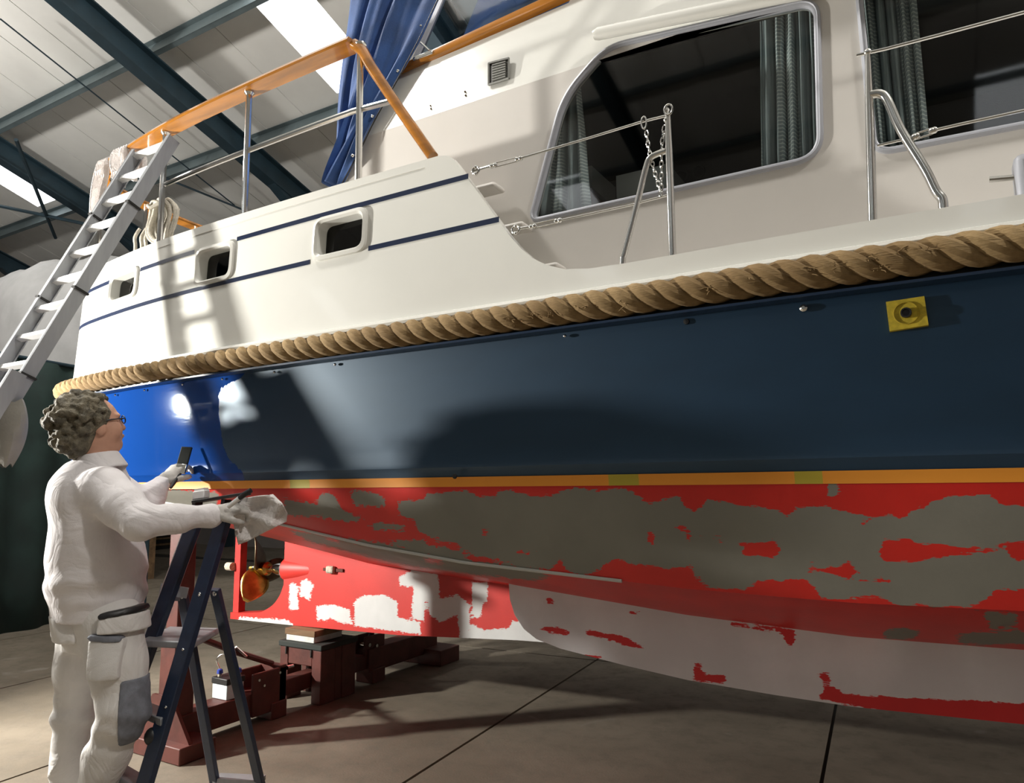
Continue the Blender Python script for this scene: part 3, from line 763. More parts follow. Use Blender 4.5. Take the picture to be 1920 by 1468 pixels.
# ---- superstructure
YS = 2.60; ZK = 3.165
def P2(px, py, y=YS): p = on_y(px, py, y); return (p.x, p.z)
win1 = rounded([P2(993,413), P2(1068,140), P2(1145,76), P2(1534,-2), P2(1543,293)], [.05,.12,.12,.09,.10], 7)
w1 = [P2(1000,411), P2(1060,183), P2(1138,93), P2(1527,5), P2(1534,291)]
win1 = rounded(w1, [.035,.10,.08,.06,.075], 7)
w2 = [P2(1644,283), P2(1614,-24), (.95, 3.10), (.95, 2.49)]
win2 = rounded(w2, [.05,.05,.06,.06], 7)
def wall_with_holes(outer, holes, y0, y1, name, material, parent):
    loops = [[Vector((x, z, 0)) for x, z in L] for L in [outer]+holes]; tri = tessellate_polygon(loops)
    flat = [p for L in loops for p in L]; n = len(flat)
    v = [(p.x, y0, p.y) for p in flat]+[(p.x, y1, p.y) for p in flat]; f = []
    for t in tri: f.append(tuple(t)); f.append(tuple(i+n for i in reversed(t)))
    s = 0
    for L in loops:
        m = len(L)
        for i in range(m): a, c = s+i, s+(i+1) % m; f.append((a, c, c+n, a+n))
        s += m
    mb = MB(); mb.add(v, f); return mb.build(name, material, parent, angle=30)
outer = [(-2.55,2.09),(2.6,2.09),(2.4,ZK),(-2.45,ZK)]
wall_with_holes(outer, [win1, win2], YS, YS+.03, 'cabin_side', MT['cream'], yacht)
MB().prism([(x, 2*YC-YS, z) for x, z in outer], (0,.03,0)).build('cabin_side', MT['cream'], yacht)
# upper coaming, leaning inboard, stepped up towards the wheelhouse
def lean(z): return YS+.28*(z-ZK)
co_o = [(-2.45,ZK),(2.4,ZK),(2.3,3.95),(-1.10,3.95),(-1.27,3.56),(-2.38,3.50)]
def coam(side=1):
    f = (lambda x, z: Vector((x, lean(z), z))) if side == 1 else (lambda x, z: Vector((x, 2*YC-lean(z), z)))
    return MB().prism([f(x, z) for x, z in co_o], (0,.03*side,0)).build('coaming', MT['white'], yacht)
coam(1); coam(-1)
MB().box((-1.1,lean(3.9),3.90), (2.3,2*YC-lean(3.9),3.95)).build('wheelhouse_roof', MT['white'], yacht)
MB().box((-2.5,YS+.03,2.09), (-2.46,2*YC-YS-.03,3.3)).build('aft_bulkhead', MT['cream'], yacht)
MB().box((2.36,YS+.03,2.09), (2.4,2*YC-YS-.03,3.9)).build('front_bulkhead', MT['cream'], yacht)
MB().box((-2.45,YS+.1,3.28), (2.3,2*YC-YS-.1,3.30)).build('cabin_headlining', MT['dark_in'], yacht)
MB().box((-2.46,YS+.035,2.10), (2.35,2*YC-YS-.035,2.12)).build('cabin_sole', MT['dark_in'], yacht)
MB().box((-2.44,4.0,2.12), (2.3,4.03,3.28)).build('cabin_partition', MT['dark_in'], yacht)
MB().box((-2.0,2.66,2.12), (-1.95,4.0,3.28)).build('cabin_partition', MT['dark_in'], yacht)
# teak capping and windscreen above the coaming
t0, t1 = on_y(757,131,lean(3.5)), on_y(1062,-10,lean(3.55))
MB().sweep([t0+Vector((-.30,0,-.016)), t0, t0.lerp(t1,.5), t1, t1+(t1-t0)*.25], [(-.022,-.018),(.022,-.018),(.026,.0),(.022,.018),(-.022,.018)], (0,0,1)).build('teak_capping', MT['teak'], yacht)
sc = [t0+Vector((.04,.03,.03)), t1+Vector((.1,.03,.03)), t1+Vector((.2,.30,.7)), t0+Vector((.10,.30,.7))]
fo = MB()
for a, c in ((0,1),(1,2),(2,3),(3,0)): fo.bar(sc[a], sc[c], .02, .035, (0,1,0))
scr = fo.build('windscreen', MT['alu_grey'], yacht)
MB().add(sc, [(0,1,2,3)]).build('pane', glass_mat('blue_screen', (.20,.28,.36)), scr, fix=False)
MB().add([p+Vector((0,.25,0)) for p in sc], [(0,1,2,3)]).build('screen_cover', MT['canvas'], scr, fix=False)
for (a, c) in (((776,112),(812,98)),): 
    p, q = on_y(*a, lean(3.5)-.02), on_y(*c, lean(3.5)-.02); bevel(MB().bar(p, q, .02, .022).build('hinge', MT['steel'], yacht), .004)
    p, q = on_y(789,80,lean(3.5)-.02), on_y(805,95,lean(3.5)-.02); MB().tube([p,q], .006, 6).build('screen_stay', MT['steel'], yacht)
# ventilation grille
MT['grille'] = mat('grille_metal', (.22,.22,.20), .5, .3)
VX = [on_y(*q, lean(z)-.006) for q, z in (((917,120),3.31),((955,110),3.30),((955,148),3.21),((917,160),3.22))]
vg = MB().prism(VX, (0,.004,0)).build('vent_grille', mat('grille_plate', (.06,.058,.05), .6), yacht)
for k in range(7):
    t = .14+k*.12; a = VX[0].lerp(VX[3], t).lerp(VX[1].lerp(VX[2], t), .2); c = VX[0].lerp(VX[3], t).lerp(VX[1].lerp(VX[2], t), .85)
    MB().bar(a-Vector((0,.005,0)), c-Vector((0,.005,0)), .008, .005).build('louvre', MT['grille'], vg)
for a, c in ((0,1),(1,2),(2,3),(3,0)): MB().bar(VX[a]-Vector((0,.004,0)), VX[c]-Vector((0,.004,0)), .008, .008).build('grille_frame', MT['grille'], vg)
for px, py in ((872,172),(873,179),(807,198),(808,204)): p = on_y(px, py, 2.6); MB().ball(on_y(px, py, lean(p.z)-.002), .0055, 8, 6).build('screw', MT['bronze_dark'], yacht)
# white handrail / gutter above the windows
h0, h1 = on_y(1114,66,2.57), on_y(1560,-26,2.57)
MB().tube([h0+Vector((-.0,0.0,0)), h0+Vector((.02,0,0)), h1, h1+(h1-h0)*1.2], [.020,.026,.026,.026], 12).build('roof_gutter', MT['white'], yacht)
# window frames and panes
def wframe(loop, name_pane='pane'):
    cx = sum(p[0] for p in loop)/len(loop); cz = sum(p[1] for p in loop)/len(loop)
    def offs(m, y):
        out = []; n = len(loop)
        for i in range(n):
            p, a, c = Vector(loop[i]), Vector(loop[i-1]), Vector(loop[(i+1) % n]); d = (c-a).normalized(); nr = Vector((d.y, -d.x))
            if nr.dot(p-Vector((cx,cz))) < 0: nr = -nr
            q = p+nr*m; out.append(Vector((q.x, y, q.y)))
        return out
    R = [offs(.020,YS+.001), offs(.019,YS-.010), offs(.010,YS-.014), offs(.007,YS-.009), offs(.003,YS-.009), offs(-.003,YS-.005), offs(-.004,YS+.02)]
    fr_o = MB().grid([[R[k][i] for k in range(len(R))] for i in range(len(loop))], closed_u=True).build('cabin_window', MT['alu_grey'], yacht)
    g = offs(0, YS+.010); MB().add(g, [tuple(range(len(g)))]).build(name_pane, MT['glass'], fr_o, fix=False)
wframe(win1); wframe(win2)
# things seen inside: console, gauges, pillar
def ibox(name, a, c, y0, y1, m, parent=yacht):
    p, q = on_y(*a, y0), on_y(*c, y0); return MB().box((p.x, y0, q.z), (q.x, y1, p.z)).build(name, m, parent)
cons = ibox('console', (1160,352), (1250,402), 3.0, 3.5, MT['wood_in']); ibox('console_top', (1155,330), (1255,350), 2.98, 3.52, MT['grey_plastic'], cons); ibox('console_shelf', (1165,380), (1252,390), 2.97, 3.0, MT['cream'], cons)
ibox('cabin_locker', (1095,360), (1108,420), 3.0, 3.3, MT['wood_in']); ibox('locker_top', (1090,315), (1110,352), 3.0, 3.3, MT['grey_plastic'])
dash = ibox('dashboard', (1262,290), (1530,420), 3.6, 3.75, MT['dark_in'])
for px, py in ((1277,331),(1310,322)):
    c = on_y(px, py, 3.585); MB().tube([c+Vector((.032*math.cos(t),0,.032*math.sin(t))) for t in np.linspace(0,2*math.pi,24)[:-1]], .004, 6, closed=True).build('gauge', MT['black'], dash)

# ---- stern railing
YR = 2.33
def rail_pt(px, py): return on_y(px, py, YR)
R_pts = [PLF[i]+NF[i]*.08 for i in range(0, nst, 6) if PLF[i].x < -2.12]
ZR = 3.415
rp_near = [Vector((p.x, p.y, ZR)) for p in R_pts]; rp_all = rp_near+[far(p) for p in reversed(rp_near[:-1])]
rsec = [(-.045,-.012),(.045,-.012),(.048,0),(.04,.016),(-.04,.016),(-.048,0)]
# lowered forward ends slope down to the bulwark
fend = Vector((-1.70, 2.28, 2.765)); top_f = rp_near[0]
bend = [fend, fend.lerp(top_f, .5)+Vector((.0,0,.0)), top_f+Vector((.05,0,-.075)), top_f+Vector((.012,0,-.015))]
tr = thing('stern_rail', (-3.5, 2.4, 2.75)); tr.parent = yacht; tr.location = Vector((-3.5,2.4,2.75))-wloc(yacht)
MB().sweep(rp_all, rsec, (0,0,1)).build('teak_handrail', MT['teak'], tr)
for f_ in (lambda p: p, far):
    MB().tube([f_(p) for p in (fend, fend.lerp(top_f,.5), top_f+Vector((.10,0,-.14)), top_f+Vector((.05,0,-.05)), top_f+Vector((0,0,-.002)))], [.024,.024,.025,.026,.026], 12).build('teak_handrail_end', MT['teak'], tr)
def deck_edge(p): return Vector((p.x, p.y-.03, 2.735))
def nearest_rail(x): return min((p for p in rp_near if p.y < 2.6), key=lambda p: abs(p.x-x))
st_x = []
for px, py in ((672,330),(459,392),(300,440),(182,480)):
    y = 2.33
    for _ in range(4): p = on_y(px, py, y); y = nearest_rail(p.x).y
    st_x.append(p.x)
print('stanchions', st_x, 'rail end', [tuple(round(c,2) for c in p) for p in rp_near[:2]])
for x in st_x:
    q = nearest_rail(x); MB().tube([(x,q.y,2.735),(x,q.y,ZR-.01)], .0155, 10).build('stanchion', MT['steel'], tr)
    MB().lathe((x,q.y,2.738), (0,0,1), [(0,.03),(.006,.03),(.012,.018)], 12).build('stanchion_foot', MT['steel'], tr)
    MB().lathe((x,q.y,ZR-.03), (0,0,1), [(0,.016),(.012,.026),(.018,.026)], 12).build('stanchion_cap', MT['steel'], tr)
    MB().tube([far((x,q.y,2.735)), far((x,q.y,ZR-.01))], .0155, 8).build('stanchion', MT['steel'], tr)
for y in (2.95, 3.4, 4.1):
    q = min(rp_all, key=lambda p: (abs(p.y-y) if p.x < -4.5 else 9)); MB().tube([(q.x,q.y,2.735),(q.x,q.y,ZR-.01)], .0155, 10).build('stanchion', MT['steel'], tr)
zm = 3.09; xa = st_x[2]-.02
mid = [Vector((p.x, p.y, zm)) for p in rp_near if p.x > xa]; mid = [Vector((top_f.x+.215, 2.30, zm))]+mid
MB().tube(mid, .0135, 10).build('mid_rail', MT['steel'], tr)
MB().tube([far(p) for p in mid], .0135, 8).build('mid_rail', MT['steel'], tr)
mid2 = [Vector((p.x+.01, p.y, zm)) for p in rp_all if p.x < -4.6 and 2.9 < p.y < 2*YC-2.9]
MB().tube(mid2, .0135, 8).build('mid_rail', MT['steel'], tr)

# ---- side rail stanchions, braces, wires, chains
YG = 2.225
def g(px, py, y=YG): return on_y(px, py, y)
gr_ = thing('guard_rail', (-.5, YG, 2.15)); gr_.parent = yacht; gr_.location = Vector((-.5,YG,2.15))-wloc(yacht)
A0, A1 = g(1262,500), g(1252,214)
pa = MB().tube([A0, A0.lerp(A1,.75), A1], [.0125,.0125,.009], 12).build('gate_post', MT['steel'], gr_)
MB().tube(catmull([g(1168,520), g(1168,487), g(1172,470), g(1195,380), g(1212,312), g(1222,294), g(1249,283)], 5), .0105, 12).build('gate_post_brace', MT['steel'], gr_)
B0, B1 = g(1637,430), g(1627,97)
MB().tube([B0, B0.lerp(B1,.7), B1], [.0125,.0115,.007], 12).build('guard_post', MT['steel'], gr_)
MB().tube(catmull([g(1632,178), g(1650,176), g(1664,188), g(1690,245), g(1735,318), g(1755,358), g(1766,372), g(1769,388), g(1769,412)], 5), .0125, 12).build('guard_post_brace', MT['steel'], gr_)
for q in ((1262,502),(1168,522),(1637,432),(1769,414)): p = g(*q); MB().lathe(p-Vector((0,0,.02)), (0,0,1), [(0,.020),(.014,.020),(.022,.014)], 12).build('post_socket', MT['white'], gr_)
def wire(pts, r=.0045): MB().tube(pts, r, 8).build('lifeline', MT['steel'], gr_)
wire([g(886,321), g(925,310)], .005); wire([g(975,297), g(1100,260), g(1205,228), g(1250,217)])
def turnbuckle(a, c):
    d = (c-a); n = Vector((0,0,1)); mb = MB()
    for s in (-1,1): mb.tube([a.lerp(c,.12)+n*s*.008, a.lerp(c,.88)+n*s*.008], .0025, 6)
    for t in (0,.12,.88,1): mb.ball(a.lerp(c,t), .0095, 8, 6)
    mb.build('turnbuckle', MT['steel'], gr_)
turnbuckle(g(922,311), g(976,297))
def shackle(p):
    mb = MB(); mb.tube([p+Vector((.016*math.cos(t),-.004,.014*math.sin(t))) for t in np.linspace(0,2*math.pi,14)[:-1]], .004, 6, closed=True); mb.ball(p+Vector((0,-.004,.014)), .007, 8, 6); mb.ball(p+Vector((0,-.004,-.014)), .007, 8, 6); mb.build('shackle', MT['steel'], gr_)
shackle(g(893,320)); shackle(g(968,431))
wire([g(975,428), g(1000,424)], .005); turnbuckle(g(996,425), g(1050,413)); wire([g(1050,413), g(1180,385), g(1256,365)], .004)
wire([g(1606,104), g(1660,92), g(1760,66), g(1925,22)], .005); wire([g(1645,273), g(1718,256)], .004); wire([g(1748,245), g(1800,233), g(1925,206)], .0045); turnbuckle(g(1714,257), g(1752,244))
for p in (g(1250,208), g(1250,225), g(1627,98)): MB().ball(p, .011, 10, 8).build('rail_eye', MT['steel'], gr_)
MB().tube([g(1255,208)+Vector((.014*math.cos(t),-.01,.018*math.sin(t))) for t in np.linspace(0,2*math.pi,16)[:-1]], .0035, 6, closed=True).build('snap_ring', MT['steel'], gr_)
def chain(pts, n, name='chain'):
    P = catmull(pts, 12); L = [0]
    for a, c in zip(P, P[1:]): L.append(L[-1]+(c-a).length)
    mb = MB()
    for k in range(n):
        s0, s1 = L[-1]*k/n, L[-1]*(k+1)/n
        def pt(s): i = max(1, min(int(np.searchsorted(L, s)), len(P)-1)); return P[i-1].lerp(P[i], (s-L[i-1])/max(1e-6, L[i]-L[i-1]))
        a, c = pt(s0), pt(s1); d = (c-a).normalized(); s_ = Vector((0,1,0)) if k % 2 else d.cross(Vector((0,1,0))); m_ = (a+c)/2; h = (c-a).length*.66
        mb.tube([m_+d*h*math.cos(t)+s_*.006*math.sin(t) for t in np.linspace(0,2*math.pi,11)[:-1]], .0021, 5, closed=True)
    mb.build(name, MT['steel'], gr_)
MB().tube([g(1209,232)+Vector((.009*math.cos(t),-.008,.022*math.sin(t))) for t in np.linspace(0,2*math.pi,16)[:-1]], .003, 6, closed=True).build('snap_hook', MT['steel'], gr_)
chain([g(1212,246), g(1216,275), g(1224,310), g(1236,350), g(1240,368)], 13); chain([g(1246,236), g(1241,275), g(1240,330), g(1240,368)], 12)
# mooring bollard on the toe rail
q0, q1 = g(1897,296,2.27), g(1925,430,2.27)
bo = bevel(MB().box((q0.x,2.24,q1.z), (q0.x+.09,2.32,q0.z)).build('bollard', MT['alu_grey'], yacht), .02, 3)
MB().tube([g(1855,337,2.27), g(1935,330,2.27)], .008, 10).build('bollard_pin', MT['steel'], bo)
MB().box((q0.x-.02,2.22,q1.z-.03), (q0.x+.14,2.34,q1.z+.0)).build('bollard_foot', MT['white'], bo)

# ================================================================== blue canvas side curtain of the cockpit tent
Lpx = [(662,-90),(655,0),(648,80),(641,160),(634,230),(626,295),(612,349)]; Rpx = [(868,-90),(822,0),(786,75),(746,150),(704,225),(672,290),(640,349)]
L3 = catmull([on_y(*q, 2.64) for q in Lpx], 8); R3 = []
for q in Rpx:
    p = on_y(*q, 2.62); y = max(min(lean(p.z), 2.80), 2.60)-.045 if p.x > -2.5 else 2.60; R3.append(on_y(*q, y))
R3 = catmull(R3, 8); rows = []
for i, (a, c) in enumerate(zip(L3, R3)):
    v = i/(len(L3)-1); row = []
    for j in range(49):
        u = j/48; p = a.lerp(c, u)
        amp = .035*math.sin(math.pi*u)*(.45+.8*v); fold = math.sin(2*math.pi*(3.2*u+.25*math.sin(3*v)+.9*v*(u-.5)))+.5*math.sin(2*math.pi*(6.5*u+.8*v)+1)
        p = p+Vector((.012*math.sin(9*v+5*u), -amp*fold-.02*math.sin(math.pi*u), 0)); row.append(p)
    rows.append(row)
cv = MB().grid(rows).build('canvas_cover', MT['canvas'], label='blue canvas cockpit cover gathered beside the cabin'); s = cv.modifiers.new('solid','SOLIDIFY'); s.thickness = .004
tag(cv, 'blue canvas cockpit cover hanging in folds beside the wheelhouse', 'cover')
for t in (.08,.28,.47,.66,.84):
    p = R3[int(t*(len(R3)-1))]; MB().ball(p+Vector((-.025,-.012,-.004)), .009, 8, 6).build('press_stud', MT['steel'], cv)
MB().tube([p+Vector((0,-.004,0)) for p in R3], .004, 6).build('cover_edge', MT['black'], cv)

# ================================================================== window curtains
def curtain_mat():
    m, nt, b = nodes('patterned_curtain'); g_ = N(nt, 'ShaderNodeNewGeometry'); sp = N(nt, 'ShaderNodeSeparateXYZ'); nt.links.new(g_.outputs['Position'], sp.inputs[0])
    w = mth(nt, 'SINE', mth(nt, 'MULTIPLY', sp.outputs[0], 130)); zz = mth(nt, 'ADD', mth(nt, 'MULTIPLY', sp.outputs[2], 420), mth(nt, 'MULTIPLY', w, .9))
    f = rng_map(nt, mth(nt, 'SINE', zz), .35, .8)
    vx = rng_map(nt, mth(nt, 'SINE', mth(nt, 'MULTIPLY', sp.outputs[0], 46)), -.3, .3); f = mth(nt, 'MULTIPLY', f, vx)
    nt.links.new(mixc(nt, f, (.30,.35,.375), (.62,.67,.68)), b.inputs['Base Color']); b.inputs['Roughness'].default_value = .9; return m
MT['curtain'] = curtain_mat()
def curtain(bl, br, tl, tr_, nw, label):
    BL, BR, TL, TR = (on_y(*q, 2.69) for q in (bl, br, tl, tr_)); rows = []; n = nw*14
    for i in range(n+1):
        u = i/n; o = .022*math.sin(2*math.pi*nw*u)+.008*math.sin(2*math.pi*nw*2.3*u+1)
        rows.append([BL.lerp(BR, u).lerp(TL.lerp(TR, u), j/10)+Vector((0,o*(1-.25*j/10)+.004*math.sin(j+u*9),0)) for j in range(11)])
    o = MB().grid(rows).build('window_curtain', MT['curtain']); s = o.modifiers.new('solid','SOLIDIFY'); s.thickness = .003
    tag(o, label, 'curtain')
    MB().tube([TL+Vector((-.03,0,.005)), TR+Vector((.03,0,.005))], .008, 8).build('curtain_rod', MT['alu_grey'], o); return o
curtain((1000,418),(1108,392),(1040,140),(1085,128),4,'grey blue curtain at the slanted end of the large cabin window')
curtain((1427,334),(1540,306),(1424,10),(1528,-12),5,'grey blue curtain at the straight end of the large cabin window')
curtain((1640,292),(1742,272),(1608,-40),(1712,-60),5,'grey blue curtain hanging in the forward cabin window')

# ================================================================== mooring rope coil on the aft deck
mr = thing('mooring_rope', on_y(298,450,2.62), 'grey mooring rope hung in a coil inside the stern rail', 'rope')
cc = on_y(298,415,2.50)
for k in range(8):
    a, bb, dx, dz, ph = .058+.010*(k % 4), .115+.012*(k % 3), random.uniform(-.03,.03), random.uniform(-.02,.015), random.uniform(-.25,.25)
    pts = []
    for t in np.linspace(0, 2*math.pi, 37)[:-1]:
        x, z = a*math.cos(t), bb*math.sin(t); pts.append(cc+Vector((x*math.cos(ph)-z*math.sin(ph)+dx, .012*k+.01*math.sin(3*t)-.03, x*math.sin(ph)+z*math.cos(ph)+dz)))
    MB().tube(pts, .0115, 8, closed=True).build('rope_loop', MT['grey_rope'], mr)
MB().tube([cc+Vector((-.04,-.05,.09)), cc+Vector((.0,-.06,.06)), cc+Vector((.05,-.04,.09)), cc+Vector((.03,.1,.1)), cc+Vector((-.05,.09,.1))], .0115, 8, closed=True).build('rope_wrap', MT['grey_rope'], mr)
for px in (250,262,270):
    p = on_y(px,452,2.56); MB().tube(catmull([p+Vector((0,0,-.20)), p+Vector((.01,.01,-.05)), p+Vector((.015,0,.02)), p+Vector((.03,.02,.08))], 5), .011, 8).build('rope_end', MT['grey_rope'], mr)

# ================================================================== rags over the teak rail
def rag_over(px, py, width, drop_o, drop_i, label, seed, tilt=0):
    rr = random.Random(seed); y = 2.3
    for _ in range(4): p = on_y(px, py, y); y = nearest_rail(p.x).y
    q = nearest_rail(p.x); rows = []; n = 22
    prof = []
    for t in np.linspace(0, 1, 9): prof.append((-.060, ZR-.02-drop_o*(1-t)))
    prof += [(-.055,ZR+.015),(-.02,ZR+.024),(.02,ZR+.024),(.055,ZR+.015)]
    for t in np.linspace(0, 1, 7): prof.append((.060, ZR-.02-drop_i*t))
    for i in range(n+1):
        u = i/n-.5; row = []
        for k, (dy, z) in enumerate(prof):
            f = 1 if ZR-z > .0 else .15; depth = max(0, ZR-z)
            o = f*(.014*math.sin(u*34+k*.15+seed)+.006*math.sin(u*71+k*.5)); sh = 1-.9*depth*abs(u)
            row.append(Vector((p.x+u*width*sh+tilt*depth, q.y+dy+(o if dy < 0 else -o), z+.012*math.sin(u*13+seed)*(1 if k < 2 or k > 17 else 0))))
        rows.append(row)
    o = MB().grid(rows).build('rag', MT['rag']); s = o.modifiers.new('solid','SOLIDIFY'); s.thickness = .006
    tag(o, label, 'rag'); return o
rag_over(212,288,.13,.32,.12,'white rag draped over the stern end of the teak rail',3,-.12)
rag_over(243,285,.14,.16,.12,'pale rag bunched over the teak rail beside the aluminium ladder',8,.05)

# ================================================================== aluminium extension ladder leaning on the stern
C1, C8 = at_d(259,325,3.93), at_d(33,685,3.5)
stp = (C8-C1)/7; nrm_l = Vector((1,0,0)).cross(stp).normalized()
if nrm_l.y > 0: nrm_l = -nrm_l
foot = C1+stp*(C1.z/-stp.z)
al = thing('extension_ladder', foot, 'aluminium extension ladder leaning against the stern rail of the yacht', 'ladder')
hw = .168
topc = C1-stp*1.12; botc = C1+stp*8.6
for s_ in (-1,1):
    o = MB(); a, c = topc+Vector((s_*hw,0,0)), botc+Vector((s_*hw,0,0)); sd_ = Vector((1,0,0))
    o.bar(a, c, .012, .066, sd_); 
    for e in (-1,1): o.bar(a+nrm_l*e*.030-sd_*s_*.010, c+nrm_l*e*.030-sd_*s_*.010, .026, .006, sd_)
    o.build('side_rail', MT['alu'], al)
    a2, c2 = C1+stp*7.5+Vector((s_*(hw+.03),0,0))-nrm_l*-.05, C1+stp*(C1.z/-stp.z)*.998+Vector((s_*(hw+.03),0,0))+nrm_l*.05
    o = MB(); o.bar(a2, c2, .014, .07, sd_)
    for e in (-1,1): o.bar(a2+nrm_l*e*.032-sd_*s_*.010, c2+nrm_l*e*.032-sd_*s_*.010, .026, .006, sd_)
    o.build('side_rail', MT['alu'], al)
    for t in (1.5,4.6,7.4): MB().bar(C1+stp*t+Vector((s_*hw,0,0)), C1+stp*(t+.06)+Vector((s_*hw,0,0)), .034, .076, sd_).build('bracket', MT['dark_in'], al)
kmax = int(C1.z/-stp.length*-1/abs(stp.z)*stp.length)
n_up, tot = 9, C1.z/-stp.z
for k in range(-1, n_up):
    c = C1+stp*k; MB().bar(c-Vector((hw,0,0)), c+Vector((hw,0,0)), .032, .022, nrm_l).build('rung', MT['rung'], al)
k = 8.6
while k < tot-.6:
    c = C1+stp*k+nrm_l*.05; MB().bar(c-Vector((hw+.03,0,0)), c+Vector((hw+.03,0,0)), .032, .022, nrm_l).build('rung', MT['rung'], al); k += 1
# dust bag hung on the ladder
bg = at_d(22,752,3.36); rows = []
for i in range(17):
    t = i/16; ctr = bg+Vector((-.02*t,0,-.30*t)); r = .02+.085*math.sin(math.pi*min(1,.12+.82*t))**.8*(1-.25*t)
    rows.append([ctr+Vector((r*math.cos(a)*(1+.08*math.sin(3*a+5*t)), r*.75*math.sin(a), .01*math.sin(4*a))) for a in np.linspace(0,2*math.pi,21)])
o = MB().grid(rows).build('cloth_bag', mat('beige_cloth', (.20,.19,.165), .9, var=.1, vs=10, bmp=.2, bs=60)); tag(o, 'beige cloth bag hanging from the aluminium ladder', 'bag')

# ================================================================== navy step ladder
TR_, FR = at_d(424,958,3.03), on_z(224,1630,0); TL_, FL_ = at_d(370,966,3.08), on_z(152,1562,0)
sl = thing('step_ladder', (TR_+FR)/2*Vector((1,1,0)) if False else Vector(((FR.x+FL_.x)/2,(FR.y+FL_.y)/2,0)), 'navy blue step ladder with silver treads beside the painter', 'ladder')
wdir = (TR_-TL_).normalized(); cdir = (TR_-FR).normalized()
def stile(a, c, w=.064, h=.032):
    return bevel(MB().bar(a, c, w, h, wdir).build('stile', MT['navy_ladder'], sl), .004)
stile(FR, TR_); stile(FL_, TL_)
for a, c in ((FR,TR_),(FL_,TL_)): bevel(MB().bar(a-cdir*.0+Vector((0,0,.002)), a+(c-a).normalized()*.06, .072, .042, wdir).build('foot_cap', MT['black'], sl), .004)
rec = mat('edge_glare', (.75,.75,.74), .35, .6)
fdir = Vector((FWD.x, FWD.y, 0)).normalized()
MB().bar(FL_-wdir*.034, TL_-wdir*.034, .004, .034, wdir).build('side_glare', rec, sl)  # pale strip added on the left stile, standing for lamp glare
HR, HL = at_d(405,1112,3.10), at_d(343,1118,3.14); GR, GL = on_z(491,1484,0), on_z(405,1480,0)
for a, c in ((HR,GR),(HL,GL)):
    bevel(MB().bar(a+(a-c).normalized()*.02, c, .044, .026, wdir).build('rear_leg', MT['navy_ladder'], sl), .004)
    MB().lathe(a-fdir*.012, -fdir, [(0,.011),(.006,.010),(.009,.004)], 12).build('pivot_bolt', MT['steel'], sl)
MB().bar(GL+Vector((0,0,.05)), GR+Vector((0,0,.05)), .07, .022, fdir).build('rear_crossbar', MT['alu'], sl)
MB().bar(HL-fdir*.03+Vector((0,0,.01)), HL-fdir*.05+wdir*-.10+Vector((0,0,.02)), .004, .05, Vector((0,0,1)).cross(wdir)).build('hinge_plate', MT['alu_grey'], sl)
MB().bar(at_d(300,1104,3.06), at_d(352,1112,3.08), .004, .045, fdir).build('hinge_plate', MT['alu_grey'], sl)
def tread(z, dep=.10, th=.03, name='tread'):
    t = z/TR_.z; a, c = FL_.lerp(TL_, z/TL_.z), FR.lerp(TR_, t); a = Vector((a.x,a.y,z)); c = Vector((c.x,c.y,z))
    q = [a-fdir*.035, c-fdir*.035, c+fdir*(dep-.035), a+fdir*(dep-.035)]
    return bevel(MB().hexa([p-Vector((0,0,th)) for p in q], q).build(name, MT['alu'], sl), .004)
tz = .80
q = [on_z(262,1200,tz), on_z(362,1204,tz), on_z(411,1177,tz), on_z(318,1174,tz)]
bevel(MB().hexa([p-Vector((0,0,.028)) for p in q], q).build('platform', MT['alu'], sl), .006)
for z in (.53,.28): tread(z)
for px, py in ((376,1110),(384,1113),(318,1222),(290,1333)):
    p = FR.lerp(TR_, .0); 
    MB().ball(at_d(px, py, 2.0) if False else FR.lerp(TR_, (1630-py)/(1630-958)*.97)+wdir*.0-fdir*.018, .006, 8, 6).build('rivet', MT['steel'], sl)
kb = FR.lerp(TR_, .345)-wdir*.035; MB().ball(kb, (.03,.03,.035), 12, 8).build('knob', MT['black'], sl)
# tray on top
tc = at_d(415,936,3.07); ax, ay = wdir*.13, fdir*.06
tray = bevel(MB().hexa([tc-ax-ay, tc+ax-ay, tc+ax+ay, tc-ax+ay], [p+Vector((0,0,.012)) for p in (tc-ax-ay, tc+ax-ay, tc+ax+ay, tc-ax+ay)]).build('top_tray', MT['black'], sl), .003)
for a in (TR_, TL_): MB().bar(a-cdir*.05, Vector((a.x,a.y,tc.z)), .02, .04, wdir).build('tray_bracket', MT['black'], sl)
bx0 = tc-wdir*.10-fdir*.02+Vector((0,0,.0125)); ax, ay = wdir*.032, fdir*.03
wb = bevel(MB().hexa([bx0-ax-ay, bx0+ax-ay, bx0+ax+ay, bx0-ax+ay], [p+Vector((0,0,.038)) for p in (bx0-ax-ay, bx0+ax-ay, bx0+ax+ay, bx0-ax+ay)]).build('paint_tin', mat('white_tin', (.8,.8,.8), .4)), .006)
tag(wb, 'small white paint tin on the tray of the step ladder', 'tin')
MB().hexa([p+Vector((0,0,.038)) for p in (bx0-ax*.8-ay*.8, bx0+ax*.8-ay*.8, bx0+ax*.8+ay*.8, bx0-ax*.8+ay*.8)], [p+Vector((0,0,.046)) for p in (bx0-ax*.8-ay*.8, bx0+ax*.8-ay*.8, bx0+ax*.8+ay*.8, bx0-ax*.8+ay*.8)]).build('tin_lid', mat('white_lid', (.85,.85,.85), .35), wb)

